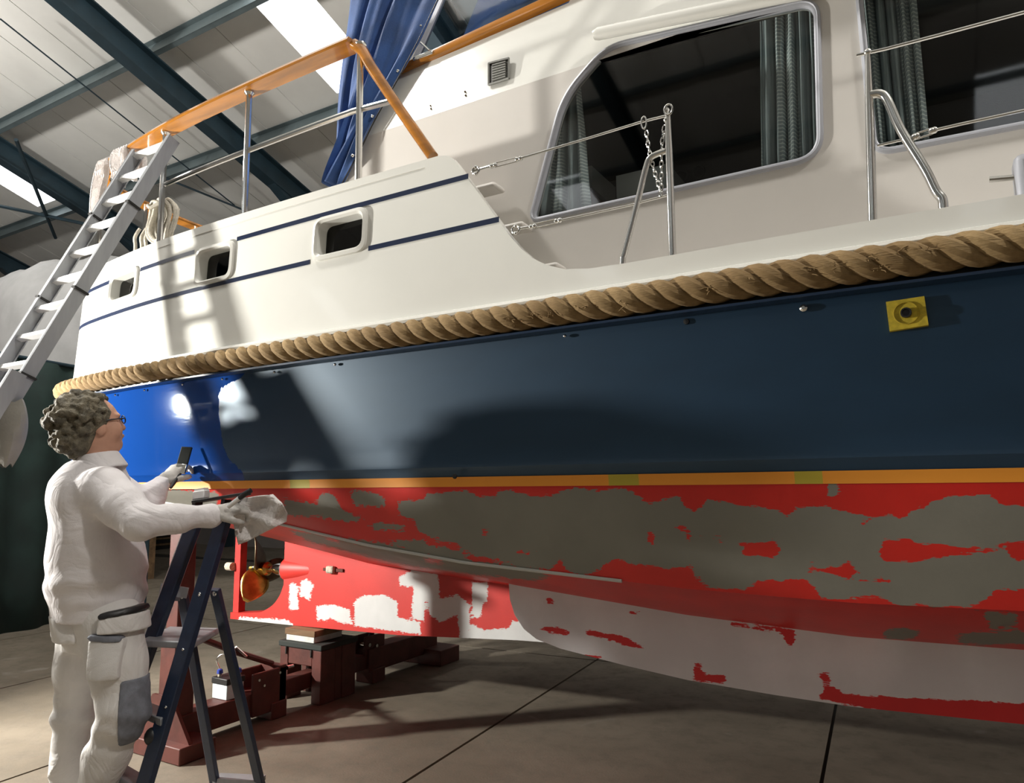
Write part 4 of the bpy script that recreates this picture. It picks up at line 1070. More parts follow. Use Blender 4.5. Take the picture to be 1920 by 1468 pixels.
# ================================================================== red boat cradle, keel stand and timber
XB = -3.72
cr = thing('boat_cradle', (XB,3.7,0), 'dark red steel boat cradle with uprights under the keel', 'cradle')
def cb(name, lo, hi, bv=.006): return bevel(MB().box(lo, hi).build(name, MT['red_steel'], cr), bv)
cb('outer_beam', (XB-.075,2.58,.055), (XB+.075,3.30,.185)); cb('inner_beam', (XB-.05,3.25,.10), (XB+.05,4.2,.20)); cb('outer_beam', (XB-.075,4.15,.075), (XB+.075,4.98,.24))
cb('jack_bracket', (XB-.09,3.10,.05), (XB-.07,3.36,.30)); cb('jack_bracket', (XB+.07,3.10,.05), (XB+.09,3.36,.30)); cb('bracket_head', (XB-.09,3.30,.06), (XB+.09,3.36,.31))
cb('foot', (XB-.05,3.24,0), (XB+.10,3.36,.10)); cb('foot', (XB-.06,4.16,0), (XB+.10,4.30,.10)); cb('skid', (XB-.17,4.80,0), (XB+.24,5.06,.12)); cb('skid', (XB-.26,2.50,0), (XB+.26,2.72,.085))
MB().prism([(XB-.25,2.56,.085),(XB+.25,2.56,.085),(XB+.08,2.56,.30),(XB-.08,2.56,.30)], (0,.02,0)).build('gusset', MT['red_steel'], cr)
cb('upright', (XB-.05,2.60,.185), (XB+.05,2.70,1.20)); cb('upright_sleeve', (XB-.065,2.585,.14), (XB+.065,2.715,.62)); cb('support_pad', (XB-.10,2.55,1.20), (XB+.10,2.75,1.235), .01)
cb('upright', (XB-.05,4.80,.24), (XB+.05,4.90,1.20)); cb('support_pad', (XB-.10,4.75,1.20), (XB+.10,4.95,1.235), .01)
MB().tube([(XB,3.32,.31),(XB,3.05,.43),(XB,2.71,.60)], .018, 8).build('brace', MT['red_steel'], cr)
MB().tube([(XB+.02,3.10,.40),(XB+.02,3.02,.47)], .008, 8).build('brace_pin', MT['steel'], cr); MB().tube([(XB+.02,2.98,.46),(XB+.02,3.05,.33)], .006, 6).build('brace_pin', MT['steel'], cr)
for s_ in (-.05,.05): cb('lever_plate', (XB+s_-.008,4.12,.20), (XB+s_+.008,4.34,.33))
MB().tube([(XB,4.22,.27),(XB,4.30,.42),(XB,4.33,.55)], .016, 8).build('jack_lever', MT['dark_in'], cr)
for (y, z) in ((4.16,.27),(4.24,.25)): MB().lathe((XB-.06,y,z), (1,0,0), [(0,.013),(.13,.013)], 10).build('pivot_bolt', MT['steel'], cr)
for (y, z) in ((3.14,.26),(3.18,.22),(3.30,.27)): MB().lathe((XB+.09,y,z), (1,0,0), [(0,.010),(.008,.008)], 8).build('bolt', MT['steel'], cr)
MB().lathe((XB+.09,3.36,.285), (0,1,0), [(0,.014),(.05,.012)], 8).build('hitch_pin', MT['steel'], cr)

ks = thing('keel_stand', (-3.77,3.765,0), 'red steel portal stand carrying the keel on timber blocks', 'stand')
x0, x1, y0, y1, zt = -3.96, -3.576, 3.60, 3.93, .345
def kb_(name, lo, hi, m='red_steel'): return bevel(MB().box(lo, hi).build(name, MT[m], ks), .006)
for xa_, xb_ in ((x0,x0+.075),(x1-.085,x1)):
    kb_('leg', (xa_,y0,0), (xb_,y0+.13,zt)); kb_('leg', (xa_,y1-.13,0), (xb_,y1,zt))
kb_('header', (x0+.076,y0+.003,zt-.11), (x1-.086,y0+.12,zt)); kb_('header', (x0+.076,y1-.12,zt-.11), (x1-.086,y1-.003,zt)); kb_('side_plate', (x1-.03,y0+.131,.0), (x1-.004,y1-.131,zt))
kb_('top_plate', (x0-.005,y0-.012,zt), (x1+.012,y1+.01,zt+.036), 'rubber')
for xx in (x0+.06, x1-.09): kb_('clip', (xx,y0-.013,zt-.05), (xx+.012,y0-.002,zt), 'rubber')
b1 = bevel(MB().box((-3.92,3.615,.382), (-3.66,3.88,.420)).build('timber_block', MT['wood_white']), .003); tag(b1, 'whitewashed timber block on the red keel stand', 'block')
b2 = bevel(MB().box((-3.93,3.61,.421), (-3.65,3.89,.4605)).build('timber_block', MT['wood']), .003); tag(b2, 'brown timber block wedged directly under the keel', 'block')
# battery on the cradle beam
bt = thing('battery', (XB,3.0,.185), 'white and black battery with blue terminals on the red cradle beam', 'battery')
bevel(MB().box((XB-.075,2.94,.186), (XB+.055,3.06,.27)).build('case', mat('battery_white', (.60,.68,.70), .5), bt), .004)
bevel(MB().box((XB-.08,2.935,.27), (XB+.06,3.065,.305)).build('lid', MT['black'], bt), .004)
for (x, y) in ((XB-.05,2.97),(XB+.03,3.04)):
    MB().lathe((x,y,.305), (0,0,1), [(0,.012),(.02,.011)], 10).build('terminal', MT['zinc'], bt); MB().lathe((x,y,.322), (0,0,1), [(0,.018),(.02,.016),(.026,.006)], 10).build('terminal_clamp', mat('blue_clamp', (.02,.05,.35), .5), bt)
MB().tube(catmull([(XB-.05,2.97,.345),(XB-.07,2.96,.40),(XB-.03,2.98,.43),(XB+.05,3.0,.38)], 6), .004, 6).build('cable', MT['steel'], bt)

# ================================================================== organic shapes: smooth unions on a grid, surface nets
class Field:
    def __init__(s, lo, hi, h):
        s.lo = np.array(lo, float); s.h = h; s.n = np.ceil((np.array(hi)-s.lo)/h).astype(int)+1; s.D = np.full(s.n, 1.0, np.float32)
    def sub(s, lo, hi):
        a = np.clip(np.floor((np.array(lo)-s.lo)/s.h).astype(int), 0, s.n); b = np.clip(np.ceil((np.array(hi)-s.lo)/s.h).astype(int)+1, 0, s.n)
        if np.any(b <= a): return None, None
        ax = [s.lo[i]+s.h*np.arange(a[i], b[i]) for i in range(3)]
        return tuple(slice(a[i], b[i]) for i in range(3)), np.stack(np.meshgrid(*ax, indexing='ij'), -1)
    def put(s, lo, hi, fn, k, op='u'):
        m = k+.03; sl, P = s.sub(np.array(lo)-m, np.array(hi)+m)
        if sl is None: return
        d = fn(P).astype(np.float32); A = s.D[sl]
        if op == 'u':
            h = np.clip(.5+.5*(A-d)/max(k, 1e-5), 0, 1); s.D[sl] = A*(1-h)+d*h-k*h*(1-h)
        else:
            d = -d; h = np.clip(.5-.5*(A-d)/max(k, 1e-5), 0, 1); s.D[sl] = A*(1-h)+d*h+k*h*(1-h)
    def cone(s, a, b, ra, rb, k=.02, op='u'):
        a, b = np.array(a, float), np.array(b, float); R = max(ra, rb)
        def fn(P):
            e = b-a; w = P-a; t = np.clip((w@e)/max(e@e, 1e-9), 0, 1); return np.linalg.norm(w-t[..., None]*e, axis=-1)-(ra+(rb-ra)*t)
        s.put(np.minimum(a, b)-R, np.maximum(a, b)+R, fn, k, op)
    def chain(s, pts, rs, k=.02):
        for i in range(len(pts)-1): s.cone(pts[i], pts[i+1], rs[i], rs[i+1], k)
    def ell(s, c, ax, r, k=.02, op='u'):
        c = np.array(c, float); A = np.array([np.array(v) for v in ax]); r = np.array(r, float); R = r.max()
        def fn(P):
            q = (P-c)@A.T; k0 = np.linalg.norm(q/r, axis=-1); k1 = np.linalg.norm(q/(r*r), axis=-1); return k0*(k0-1)/np.maximum(k1, 1e-6)
        s.put(c-R, c+R, fn, k, op)
    def loft(s, secs, g, l, k=.02):
        """stack of ellipses: secs = [(centre, a along g, b along l)], bottom to top"""
        C = np.array([np.array(q[0]) for q in secs]); a = np.array([q[1] for q in secs]); b = np.array([q[2] for q in secs]); g, l = np.array(g), np.array(l); R = max(a.max(), b.max())
        def fn(P):
            z = P[..., 2]; cx = np.interp(z, C[:,2], C[:,0]); cy = np.interp(z, C[:,2], C[:,1]); aa = np.interp(z, C[:,2], a); bb = np.interp(z, C[:,2], b)
            dx, dy = P[...,0]-cx, P[...,1]-cy; u = dx*g[0]+dy*g[1]; v = dx*l[0]+dy*l[1]
            d = (np.sqrt((u/aa)**2+(v/bb)**2)-1)*np.minimum(aa, bb); return np.maximum(d, np.maximum(C[0,2]-z, z-C[-1,2]))
        s.put((C.min(0)-R), (C.max(0)+R), fn, k)
    def pts(s): return s.sub(s.lo, s.lo+s.h*(s.n-1))[1]
    def mesh(s, name, smooth=2):
        D = s.D; n = s.n; S = D < 0
        cs = [D[i:n[0]-1+i, j:n[1]-1+j, k:n[2]-1+k] for i in (0,1) for j in (0,1) for k in (0,1)]; sg = sum((c < 0).astype(np.int8) for c in cs)
        act = np.argwhere((sg > 0) & (sg < 8)); idx = -np.ones(n-1, int); idx[tuple(act.T)] = np.arange(len(act))
        V = np.zeros((len(act), 3)); W = np.zeros(len(act)); cr = [(i,j,k) for i in (0,1) for j in (0,1) for k in (0,1)]
        val = np.stack([c[tuple(act.T)] for c in cs], 1)
        for p in range(8):
            for q in range(p+1, 8):
                if sum(abs(x-y) for x, y in zip(cr[p], cr[q])) != 1: continue
                a, b = val[:,p], val[:,q]; m = (a < 0) != (b < 0); t = np.where(m, a/np.where(m, a-b, 1), 0)[:,None]
                V += np.where(m[:,None], np.array(cr[p])*(1-t)+np.array(cr[q])*t, 0); W += m
        V = s.lo+s.h*(act+V/W[:,None]); F = []
        for ax in range(3):
            o = [0,0,0]; o[ax] = 1; A = S[:n[0]-o[0], :n[1]-o[1], :n[2]-o[2]]; B = S[o[0]:, o[1]:, o[2]:]
            E = np.argwhere(A != B); u, v = [(1,2),(2,0),(0,1)][ax]; E = E[(E[:,u] > 0) & (E[:,v] > 0)]; E = E[(E[:,u] < n[u]-1) & (E[:,v] < n[v]-1)]
            du = np.zeros(3, int); du[u] = 1; dv = np.zeros(3, int); dv[v] = 1
            Q = np.stack([idx[tuple((E-du-dv).T)], idx[tuple((E-dv).T)], idx[tuple(E.T)], idx[tuple((E-du).T)]], 1)
            inside = A[tuple(E.T)]; Q[~inside] = Q[~inside][:, ::-1]; F.append(Q)
        F = np.concatenate(F); F = F[(F >= 0).all(1)]
        for _ in range(smooth):       # light Laplacian pass
            acc = np.zeros_like(V); cnt = np.zeros(len(V))
            for a, b in ((0,1),(1,2),(2,3),(3,0)):
                np.add.at(acc, F[:,a], V[F[:,b]]); np.add.at(acc, F[:,b], V[F[:,a]]); np.add.at(cnt, F[:,a], 1); np.add.at(cnt, F[:,b], 1)
            V = V*.5+.5*acc/np.maximum(cnt, 1)[:,None]
        me = bpy.data.meshes.new(name); me.from_pydata(V.tolist(), [], F.tolist()); me.polygons.foreach_set('use_smooth', [True]*len(F)); me.update(); return me
_W = [(rng.normal(size=3), rng.uniform(0, 6.28)) for _ in range(10)]
def wav(P, f):
    o = 0
    for w, ph in _W: o = o+np.sin((P@(w*f))+ph)
    return o/5

# ================================================================== the painter
def J(px, py, d): return at_d(px, py, d)
FACE = (RGT*.93+Vector((FWD.x,FWD.y,0))*.37); FACE.z = 0; FACE.normalize(); LEFT = Vector((0,0,1)).cross(FACE).normalized()
man = thing('person', on_z(150,1560,0), 'person in white sweatshirt and white work trousers painting the blue hull', 'person')
def crease(m, scale, strength, dist):
    nt = m.node_tree; b = nt.nodes['Principled BSDF']; co = obj_co(nt); n = noise(nt, co, scale, 3, .5, 1.2); r = mth(nt, 'ABSOLUTE', mth(nt, 'SUBTRACT', n, .5))
    old = b.inputs['Normal'].links[0].from_node; nb = N(nt, 'ShaderNodeBump'); nb.inputs['Strength'].default_value = strength; nb.inputs['Distance'].default_value = dist
    nt.links.new(r, nb.inputs['Height']); nt.links.new(old.outputs[0], nb.inputs['Normal']); nt.links.new(nb.outputs[0], b.inputs['Normal'])
MT['skin'] = mat('skin', (.55,.30,.21), .55, var=.1, vs=20)
MT['sweat'] = mat('white_sweatshirt', (.74,.71,.72), .95, var=.05, vs=6, bmp=.15, bs=300)
MT['trous'] = mat('white_work_trousers', (.66,.64,.62), .9, var=.08, vs=5, bmp=.15, bs=250)
crease(MT['sweat'], 5.5, .38, .05); crease(MT['trous'], 6.5, .38, .05)
MT['pad'] = mat('grey_cordura', (.17,.18,.21), .85, var=.2, vs=30, bmp=.2, bs=300)
MT['glove'] = mat('grey_white_glove', (.50,.48,.45), .9, var=.15, vs=25, bmp=.2, bs=200)
MT['hair'] = mat('curly_grey_hair', (.15,.13,.09), .75, var=.6, vs=26, bmp=.9, bs=90)
MT['shoe'] = mat('work_shoe', (.06,.06,.06), .6)
SR, ER, WR = J(196,918,2.82), J(262,978,2.74), J(392,967,2.93)
SL_, EL, WL_ = J(186,912,3.16), J(268,950,3.24), J(302,908,3.36)
HRj, KR, AR = J(210,1165,2.87), J(230,1330,2.80), J(160,1535,2.88)
HLj, KL, AL = J(160,1165,3.05), J(140,1340,3.04), J(124,1515,3.06)
NK, HC = J(186,858,2.95), J(174,800,2.94)
hf = (RGT*.70+Vector((FWD.x,FWD.y,0))*.72); hf.z = 0; hf.normalize(); hs = Vector((0,0,1)).cross(hf).normalized(); hf = (hf+Vector((0,0,.24))).normalized(); hu = hf.cross(hs).normalized()
if hu.z < 0: hu = -hu
axh = [hf, hs, hu]
def H(f, l, u): return HC+hf*f+hs*l+hu*u
# --- body: one continuous figure
B = Field((-3.75,1.1,-.02), (-2.1,2.9,1.85), .0065)
B.ell(H(0,0,.022), axh, (.100,.078,.102), .01); B.ell(H(.025,0,-.045), axh, (.070,.062,.085), .03); B.ell(H(.062,0,-.092), axh, (.032,.036,.026), .025)
B.ell(H(.094,0,-.012), axh, (.014,.013,.026), .012); B.cone(H(.092,0,.012), H(.111,0,-.026), .009, .012, .010)          # nose
B.ell(H(.098,0,-.058), axh, (.012,.024,.009), .008); B.ell(H(.088,0,.028), axh, (.016,.055,.010), .014)              # lips, brow
for s_ in (-1,1):
    B.ell(H(.092,s_*.032,.006), axh, (.016,.016,.012), .006, 'd'); B.ell(H(.078,s_*.032,.006), axh, (.013,.013,.012), .003)
    B.ell(H(.004,s_*.078,-.012), axh, (.022,.010,.032), .006); B.ell(H(.060,s_*.045,-.03), axh, (.03,.02,.03), .03)
B.cone(NK+Vector((0,0,-.05)), H(-.005,0,-.07), .062, .056, .03)
trunk = [J(180,1150,2.96), J(180,1040,2.96), J(178,960,2.96), J(180,900,2.95), J(184,870,2.95)]
B.loft([(trunk[0],.10,.14),(trunk[1],.10,.14),(trunk[2],.10,.15),(trunk[3],.09,.16),(trunk[4],.05,.07)], FACE, LEFT, .03)
for S_, E_, W_ in ((SR,ER,WR),(SL_,EL,WL_)): B.chain([S_, E_, W_], [.055,.042,.028], .02)
for a, k_, c in ((HRj,KR,AR),(HLj,KL,AL)): B.chain([a, k_, c], [.085,.055,.04], .03)
B.loft([(J(182,1200,2.96),.10,.13),(J(182,1150,2.96),.11,.15)], FACE, LEFT, .03)
for a in (AR, AL):
    gz = Vector((a.x, a.y, .05)); B.cone(a, gz, .04, .04, .02); B.cone(gz-FACE*.05+Vector((0,0,-.012)), gz+FACE*.14+Vector((0,0,-.018)), .036, .03, .02)
body = link('body', B.mesh('body', 1), MT['skin'], man)
# --- curly hair
Hh = Field(np.array(HC)-.24, np.array(HC)+.24, .0055)
Hh.ell(H(-.030,0,.042), axh, (.104,.104,.100), .01); Hh.ell(H(-.070,0,-.040), axh, (.062,.084,.072), .03)
rh = random.Random(5)
for _ in range(520):
    v = Vector((rh.gauss(0,1), rh.gauss(0,1), rh.gauss(0,1))).normalized()
    f, l, u = v
    if f > .62 and u < .5: continue
    if u < -.35 and f > -.15: continue
    rad = .112+rh.uniform(-.008,.014); c = H(-.036+f*rad*1.0, l*rad*.96, .030+u*rad*.96)
    if u < -.1: c = H(-.062+f*rad*.80, l*rad*.85, .02+u*rad*1.05)
    r = rh.uniform(.010,.018); Hh.ell(c, axh, (r,r,r), .006)
Hh.ell(H(.112,0,-.035), axh, (.082,.12,.095), .012, 'd'); Hh.ell(H(.045,0,-.10), axh, (.06,.12,.055), .012, 'd')       # keep the face free
Hh.D += (.0035*wav(Hh.pts(), 75)).astype(np.float32)
link('hair', Hh.mesh('hair', 1), MT['hair'], man, 'curly greying brown hair')
# glasses
gl_ = MB()
for s_ in (-1,1):
    gl_.tube([H(.108,s_*.034,.008)+hs*(.022*math.cos(t))+hu*(.016*math.sin(t)) for t in np.linspace(0,2*math.pi,18)[:-1]], .0022, 6, closed=True); gl_.tube([H(.106,s_*.056,.012), H(.05,s_*.078,.016), H(.004,s_*.084,.012)], .003, 6)
gl_.tube([H(.110,-.012,.010), H(.114,0,.012), H(.110,.012,.010)], .002, 6)
gl_.build('glasses', MT['black'], man)
# --- sweatshirt
S = Field((-3.7,1.15,.60), (-2.1,2.9,1.62), .0075)
def sec(px, py, a, b, d=2.955): return (J(px, py, d), a, b)
S.loft([sec(184,1156,.166,.190), sec(184,1132,.170,.192), sec(184,1114,.184,.205), sec(184,1085,.186,.212), sec(182,1040,.182,.215), sec(178,985,.160,.215), sec(172,935,.140,.215), sec(172,905,.120,.195), sec(176,884,.100,.145), sec(181,868,.080,.095), sec(184,858,.072,.078)], FACE, LEFT, .01)
S.ell(J(150,925,2.95), [FACE,LEFT,Vector((0,0,1))], (.11,.19,.13), .05)
S.chain([SR, SR.lerp(ER,.55), ER, ER.lerp(WR,.5), WR, WR+(WR-ER).normalized()*.012], [.094,.080,.068,.056,.042,.044], .035)
S.chain([SL_, SL_.lerp(EL,.55), EL, EL.lerp(WL_,.5), WL_], [.095,.085,.074,.060,.046], .035)
Pp = S.pts(); zz = Pp[...,2]
sl_dir = np.array((WR-ER).normalized()); along = (Pp-np.array(ER))@sl_dir
Pw = Pp+.03*np.stack([wav(Pp,8), wav(Pp+3,8), wav(Pp+7,8)], -1); dg = Pw@np.array(RGT*.75+UPV*.65); dg2 = Pw@np.array(RGT*.5-UPV*.85)
ridge = lambda q: np.abs(np.sin(q))**.6-.6
fold = .0035*wav(Pp, 7)+.012*ridge(dg*26+wav(Pp,5))*np.clip(wav(Pp+5,6),0,1)+.011*ridge(dg2*30+2)*np.clip(-wav(Pp+2,6),0,1)
hemz = J(182,1112,2.955).z
rib = np.where(zz < hemz, .0, 1.0)
fold = fold*np.where(zz < hemz-.01, .25, 1)
drape = .009*np.sin(46*(zz-hemz)+9*wav(Pp, 3.5))*np.exp(-((zz-hemz-.05)/.06)**2)
S.D += (fold+drape*.7).astype(np.float32)
arm_near = np.linalg.norm(np.cross(Pp-np.array(ER), sl_dir), axis=-1) < .12
S.D += np.where(arm_near & (along > .0) & (along < .30), .0045*ridge(along*38+7*wav(Pp, 6)+3), 0).astype(np.float32)
sw = link('sweatshirt', S.mesh('sweatshirt', 1), MT['sweat'], man, 'white sweatshirt')
# folded collar
Cc = Field(np.array(NK)-.20, np.array(NK)+.16, .005)
base_c = NK+Vector((0,0,-.022)); upc = (Vector((0,0,1))-FACE*.18).normalized(); fc = (FACE+Vector((0,0,.18))).normalized()
for t in np.linspace(0, 2*math.pi, 40)[:-1]:
    p = base_c+fc*(.078*math.cos(t))+LEFT*(.080*math.sin(t)); q = p+upc*.030-(fc*math.cos(t)+LEFT*math.sin(t))*.010; p2 = p+(fc*math.cos(t)+LEFT*math.sin(t))*.020-upc*.024
    Cc.cone(p2, q, .007, .009, .010)
fl_p = base_c+fc*.10-LEFT*.0
Cc.cone(J(222,872,2.98), J(232,900,3.0), .018, .026, .015)
link('collar', Cc.mesh('collar', 1), MT['sweat'], man)
# --- trousers
T = Field((-3.7,1.2,.03), (-2.3,2.8,1.02), .0075)
T.loft([sec(186,1215,.130,.150), sec(186,1170,.142,.165), sec(184,1125,.145,.16), sec(183,1110,.13,.15)], FACE, LEFT, .03)
T.chain([HRj, HRj.lerp(KR,.5), KR, KR.lerp(AR,.45), AR+Vector((0,0,-.03))], [.112,.102,.088,.078,.078], .04)
T.chain([HLj, HLj.lerp(KL,.5), KL, KL.lerp(AL,.45), AL+Vector((0,0,-.03))], [.110,.092,.078,.072,.072], .04)
Pt = T.pts(); Pw = Pt+.03*np.stack([wav(Pt,8), wav(Pt+3,8), wav(Pt+7,8)], -1); tg_ = Pw@np.array(RGT*.6+UPV*.8); tg2 = Pw@np.array(RGT*.8-UPV*.6)
T.D += (.0035*wav(Pt, 8)+.011*ridge(tg_*24)*np.clip(wav(Pt+5,6),0,1)+.011*ridge(tg2*28)*np.clip(-wav(Pt+2,6),0,1)).astype(np.float32)
kd = (Pt[...,2]-KR.z); T.D += (.005*np.sin(kd*55+8*wav(Pt,4))*np.exp(-((kd+.10)/.12)**2)).astype(np.float32)
tro = link('trousers', T.mesh('trousers', 1), MT['trous'], man, 'white work trousers')
def shell(name, material, off_, centre, axes, half, label=None, parent=man):
    """a patch of cloth lying on the trousers: the trouser surface grown by off_, cut by a rounded box"""
    c = np.array(centre); A = np.array([np.array(v) for v in axes]); hf_ = np.array(half)
    R = hf_.max()*1.8+.03; Q = Field(c-R, c+R, .006); P = Q.pts()
    i = (P-T.lo)/T.h; i0 = np.clip(np.floor(i).astype(int), 0, T.n-2); f = i-i0; d = 0
    for a in (0,1):
        for b_ in (0,1):
            for e in (0,1):
                w = np.where(a, f[...,0], 1-f[...,0])*np.where(b_, f[...,1], 1-f[...,1])*np.where(e, f[...,2], 1-f[...,2]); d = d+w*T.D[i0[...,0]+a, i0[...,1]+b_, i0[...,2]+e]
    q = np.abs((P-c)@A.T)-hf_+.012; box = np.linalg.norm(np.maximum(q,0),axis=-1)+np.minimum(q.max(-1),0)-.012
    Q.D = np.maximum(d-off_, box).astype(np.float32)
    return link(name, Q.mesh(name, 1), material, parent, label)
camr = Vector((RGT.x,RGT.y,0)).normalized(); camf = Vector((FWD.x,FWD.y,0)).normalized(); UPZ = Vector((0,0,1))
tilt = (KR-AR).normalized()
shell('knee_pad', MT['pad'], .006, J(245,1340,2.74)+FACE*.02, [FACE, LEFT, UPZ], (.062,.12,.125), 'dark grey knee pad')
shell('thigh_pocket', MT['trous'], .020, J(207,1232,2.78), [camr, camf, UPZ], (.060,.09,.075), 'white cargo pocket')
shell('pocket_flap', MT['pad'], .026, J(205,1194,2.78), [camr, camf, (UPZ+camr*.12).normalized()], (.058,.09,.012), 'dark grey pocket flap')
shell('hip_pocket', MT['trous'], .028, J(238,1166,2.82), [camr, camf, UPZ], (.070,.10,.034), 'white hip pocket')
shell('pocket_band', MT['black'], .034, J(238,1145,2.82), [camr, camf, (UPZ-camr*.15).normalized()], (.070,.10,.012), 'black pocket band')
shell('tool_pocket', MT['trous'], .030, J(138,1172,2.93), [camr, camf, UPZ], (.090,.14,.050), 'white hanging tool pocket')
# shoes
for a in (AR, AL):
    gz = Vector((a.x, a.y, .0)); Q = Field(np.array(gz)-np.array([.3,.3,.03]), np.array(gz)+np.array([.3,.3,.2]), .007)
    Q.cone(gz-FACE*.05+Vector((0,0,.045)), gz+FACE*.16+Vector((0,0,.038)), .046, .038, .02); Q.cone(gz+Vector((0,0,.05)), gz+Vector((0,0,.12)), .05, .05, .03)
    zf = Q.pts()[...,2]; Q.D = np.maximum(Q.D, (.002-zf)).astype(np.float32); link('shoe', Q.mesh('shoe', 1), MT['shoe'], man)

# --- gloved hands: palm, four curled fingers of different length, thumb from the side of the palm
def hand(name, wrist, fwd, out, grip, curl=1.0):
    """fwd: wrist->knuckles, out: back of the hand, side = thumb side"""
    fwd = Vector(fwd).normalized(); out = Vector(out); out = (out-fwd*out.dot(fwd)).normalized(); side = fwd.cross(out).normalized()*grip
    c = np.array(wrist); Q = Field(c-.20, c+.22, .0036)
    w = Vector(wrist); kn = w+fwd*.095
    Q.cone(w-fwd*.025, w+fwd*.02, .036, .034, .012); Q.ell(w+fwd*.052, [fwd, side, out], (.056,.044,.021), .014)
    for i, (s_, L) in enumerate(((.031,.074),(.011,.082),(-.010,.076),(-.030,.060))):
        a = kn+side*s_-fwd*(.004*abs(i-1)); seg = [L*.44, L*.32, L*.26]; ang = [.55*curl, 1.35*curl, 2.05*curl]; r = [.0115,.0105,.0095,.0085]; p = a
        Q.cone(w+fwd*.06+side*s_*.85, a, .013, .0122, .006)
        for k_ in range(3):
            d = fwd*math.cos(ang[k_])-out*math.sin(ang[k_]); q = p+d*seg[k_]; Q.cone(p, q, r[k_], r[k_+1], .003); p = q
    t0_ = w+fwd*.028+side*.030; t1_ = t0_+(fwd*.62+side*.55-out*.45).normalized()*.042; t2_ = t1_+(fwd*.75-out*.55-side*.1).normalized()*.030; t3_ = t2_+(fwd*.6-out*.6-side*.35).normalized()*.024
    Q.chain([t0_-fwd*.012, t1_, t2_, t3_], [.016,.0135,.012,.010], .006)
    Q.D += (.0012*wav(Q.pts(), 70)).astype(np.float32)
    return link(name, Q.mesh(name, 1), MT['glove'], man, 'grey white work glove')
fw_r = (J(432,955,2.98)-WR).normalized()
hand('glove', WR+fw_r*.02, fw_r, (UPZ*.75-camf*.55), 1, .95)
fw_l = (J(334,876,3.43)-WL_).normalized()
hand('glove', WL_+fw_l*.015, fw_l, (-camf*.8-camr*.4), 1, .9)

# --- what the hands hold
def brush(name, a, b, c, label, rb=.007, wd=.03):
    o = thing(name, a, label, 'brush'); a, b, c = Vector(a), Vector(b), Vector(c)
    MB().tube([a, a.lerp(b,.35), a.lerp(b,.8), b], [.006,.009,rb,.009], 10).build('handle', MT['black'], o)
    d = (c-b).normalized(); m_ = b.lerp(c,.35); sd_ = Vector((-camf.y*0+camr.x, camr.y, 0))
    bevel(MB().bar(b, m_, wd, .014, sd_).build('ferrule', MT['steel'], o), .003); bevel(MB().bar(m_, c, wd*1.05, .012, sd_).build('bristles', MT['rubber'], o), .004)
    return o
o = thing('scraper', J(425,955,2.95), 'black handled scraper held together with the rag in the gloved hand', 'scraper')
MB().tube([J(428,950,2.93), J(449,934,2.925)], .0095, 10).build('ferrule', MT['rung'], o); MB().tube([J(449,934,2.925), J(458,927,2.92), J(471,919,2.92)], [.0095,.0115,.010], 10).build('handle', MT['black'], o)
brush('paint_brush', J(320,915,3.33), J(337,888,3.40), J(351,838,3.46), 'black paint brush raised to the wet blue hull', .009, .05)
# rag in the near hand
tg = [(436,948),(452,934),(485,930),(512,927),(528,942),(539,962),(537,978),(512,990),(486,1003),(466,1014),(447,1021),(441,1000),(437,975)]
ctr = (462,962); rows = []
for k_ in range(15):
    t = k_/14; row = []
    for i in range(len(tg)*5+1):
        u = i/(len(tg)*5)*len(tg); i0 = int(u) % len(tg); f = u-int(u); q = Vector(tg[i0]).lerp(Vector(tg[(i0+1) % len(tg)]), f); p = Vector(ctr).lerp(q, t)
        ph = 2*math.pi*u/len(tg); dd = 3.035+.020*math.sin(p.x*.085+p.y*.05+.8*math.sin(p.y*.06))+.014*math.sin(p.x*.06-p.y*.13+1.7)+.012*abs(math.sin(p.x*.11+p.y*.07+1))-.010*abs(math.sin(p.x*.05-p.y*.12))
        row.append(J(p.x, p.y, dd))
    rows.append(row)
crease(MT['rag'], 16, .6, .03)
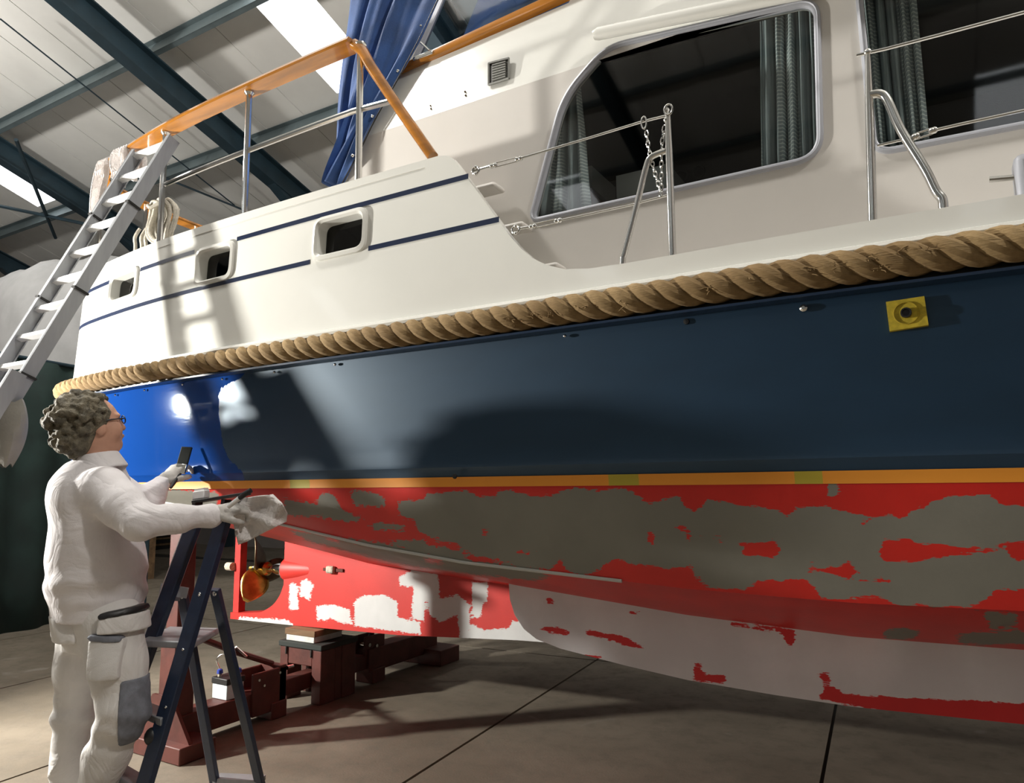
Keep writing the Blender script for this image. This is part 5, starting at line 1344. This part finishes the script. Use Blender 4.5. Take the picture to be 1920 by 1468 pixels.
rg = MB().grid(rows).build('rag', MT['rag'], fix=True); s = rg.modifiers.new('solid','SOLIDIFY'); s.thickness = .004; s.offset = 0
tag(rg, 'crumpled white rag held in the gloved hand above the step ladder', 'rag')

# ================================================================== halogen work lamp on a tripod (stands left of the view)
base = Vector((LAMP_POS.x-.05, LAMP_POS.y, 0))
lampt = thing('work_lamp', base, 'halogen work lamp on a tripod behind the painter', 'lamp')
dirv = (LAMP_AIM-LAMP_POS).normalized(); rgt = dirv.cross(Vector((0,0,1))).normalized(); upl = rgt.cross(dirv)
mb = MB(); c = LAMP_POS-dirv*.05
mb.hexa([c-dirv*.06-rgt*.06-upl*.05, c-dirv*.06+rgt*.06-upl*.05, c-dirv*.06+rgt*.06+upl*.05, c-dirv*.06-rgt*.06+upl*.05], [c-rgt*.12-upl*.09, c+rgt*.12-upl*.09, c+rgt*.12+upl*.09, c-rgt*.12+upl*.09])
hd = mb.build('lamp_housing', MT['black'], lampt)
em, nt, b = nodes('halogen_glass'); b.inputs['Emission Color'].default_value = (1,.96,.88,1); b.inputs['Emission Strength'].default_value = 60
c2 = c+dirv*.004
MB().add([c2-rgt*.11-upl*.08, c2+rgt*.11-upl*.08, c2+rgt*.11+upl*.08, c2-rgt*.11+upl*.08], [(0,1,2,3)]).build('lamp_glass', em, hd, fix=False)
MB().tube([base+Vector((0,0,.35)), (base.x,base.y,LAMP_POS.z-.05), c-dirv*.04], .014, 8).build('lamp_pole', MT['black'], lampt)
for k in range(3):
    a = 2*math.pi*k/3+.4; MB().tube([base+Vector((0,0,.75)), base+Vector((.42*math.cos(a),.42*math.sin(a),.012))], .011, 8).build('tripod_leg', MT['black'], lampt)
sd = bpy.data.lights.new('work_lamp_light', 'SPOT'); sd.energy = LAMP_POWER; sd.color = (1,.97,.90); sd.spot_size = math.radians(150); sd.spot_blend = .5; sd.shadow_soft_size = .07
so = bpy.data.objects.new('work_lamp_light', sd); COL.objects.link(so); so.parent = lampt
so.location = LAMP_POS+dirv*.03-base; so.rotation_euler = dirv.to_track_quat('-Z','Y').to_euler()
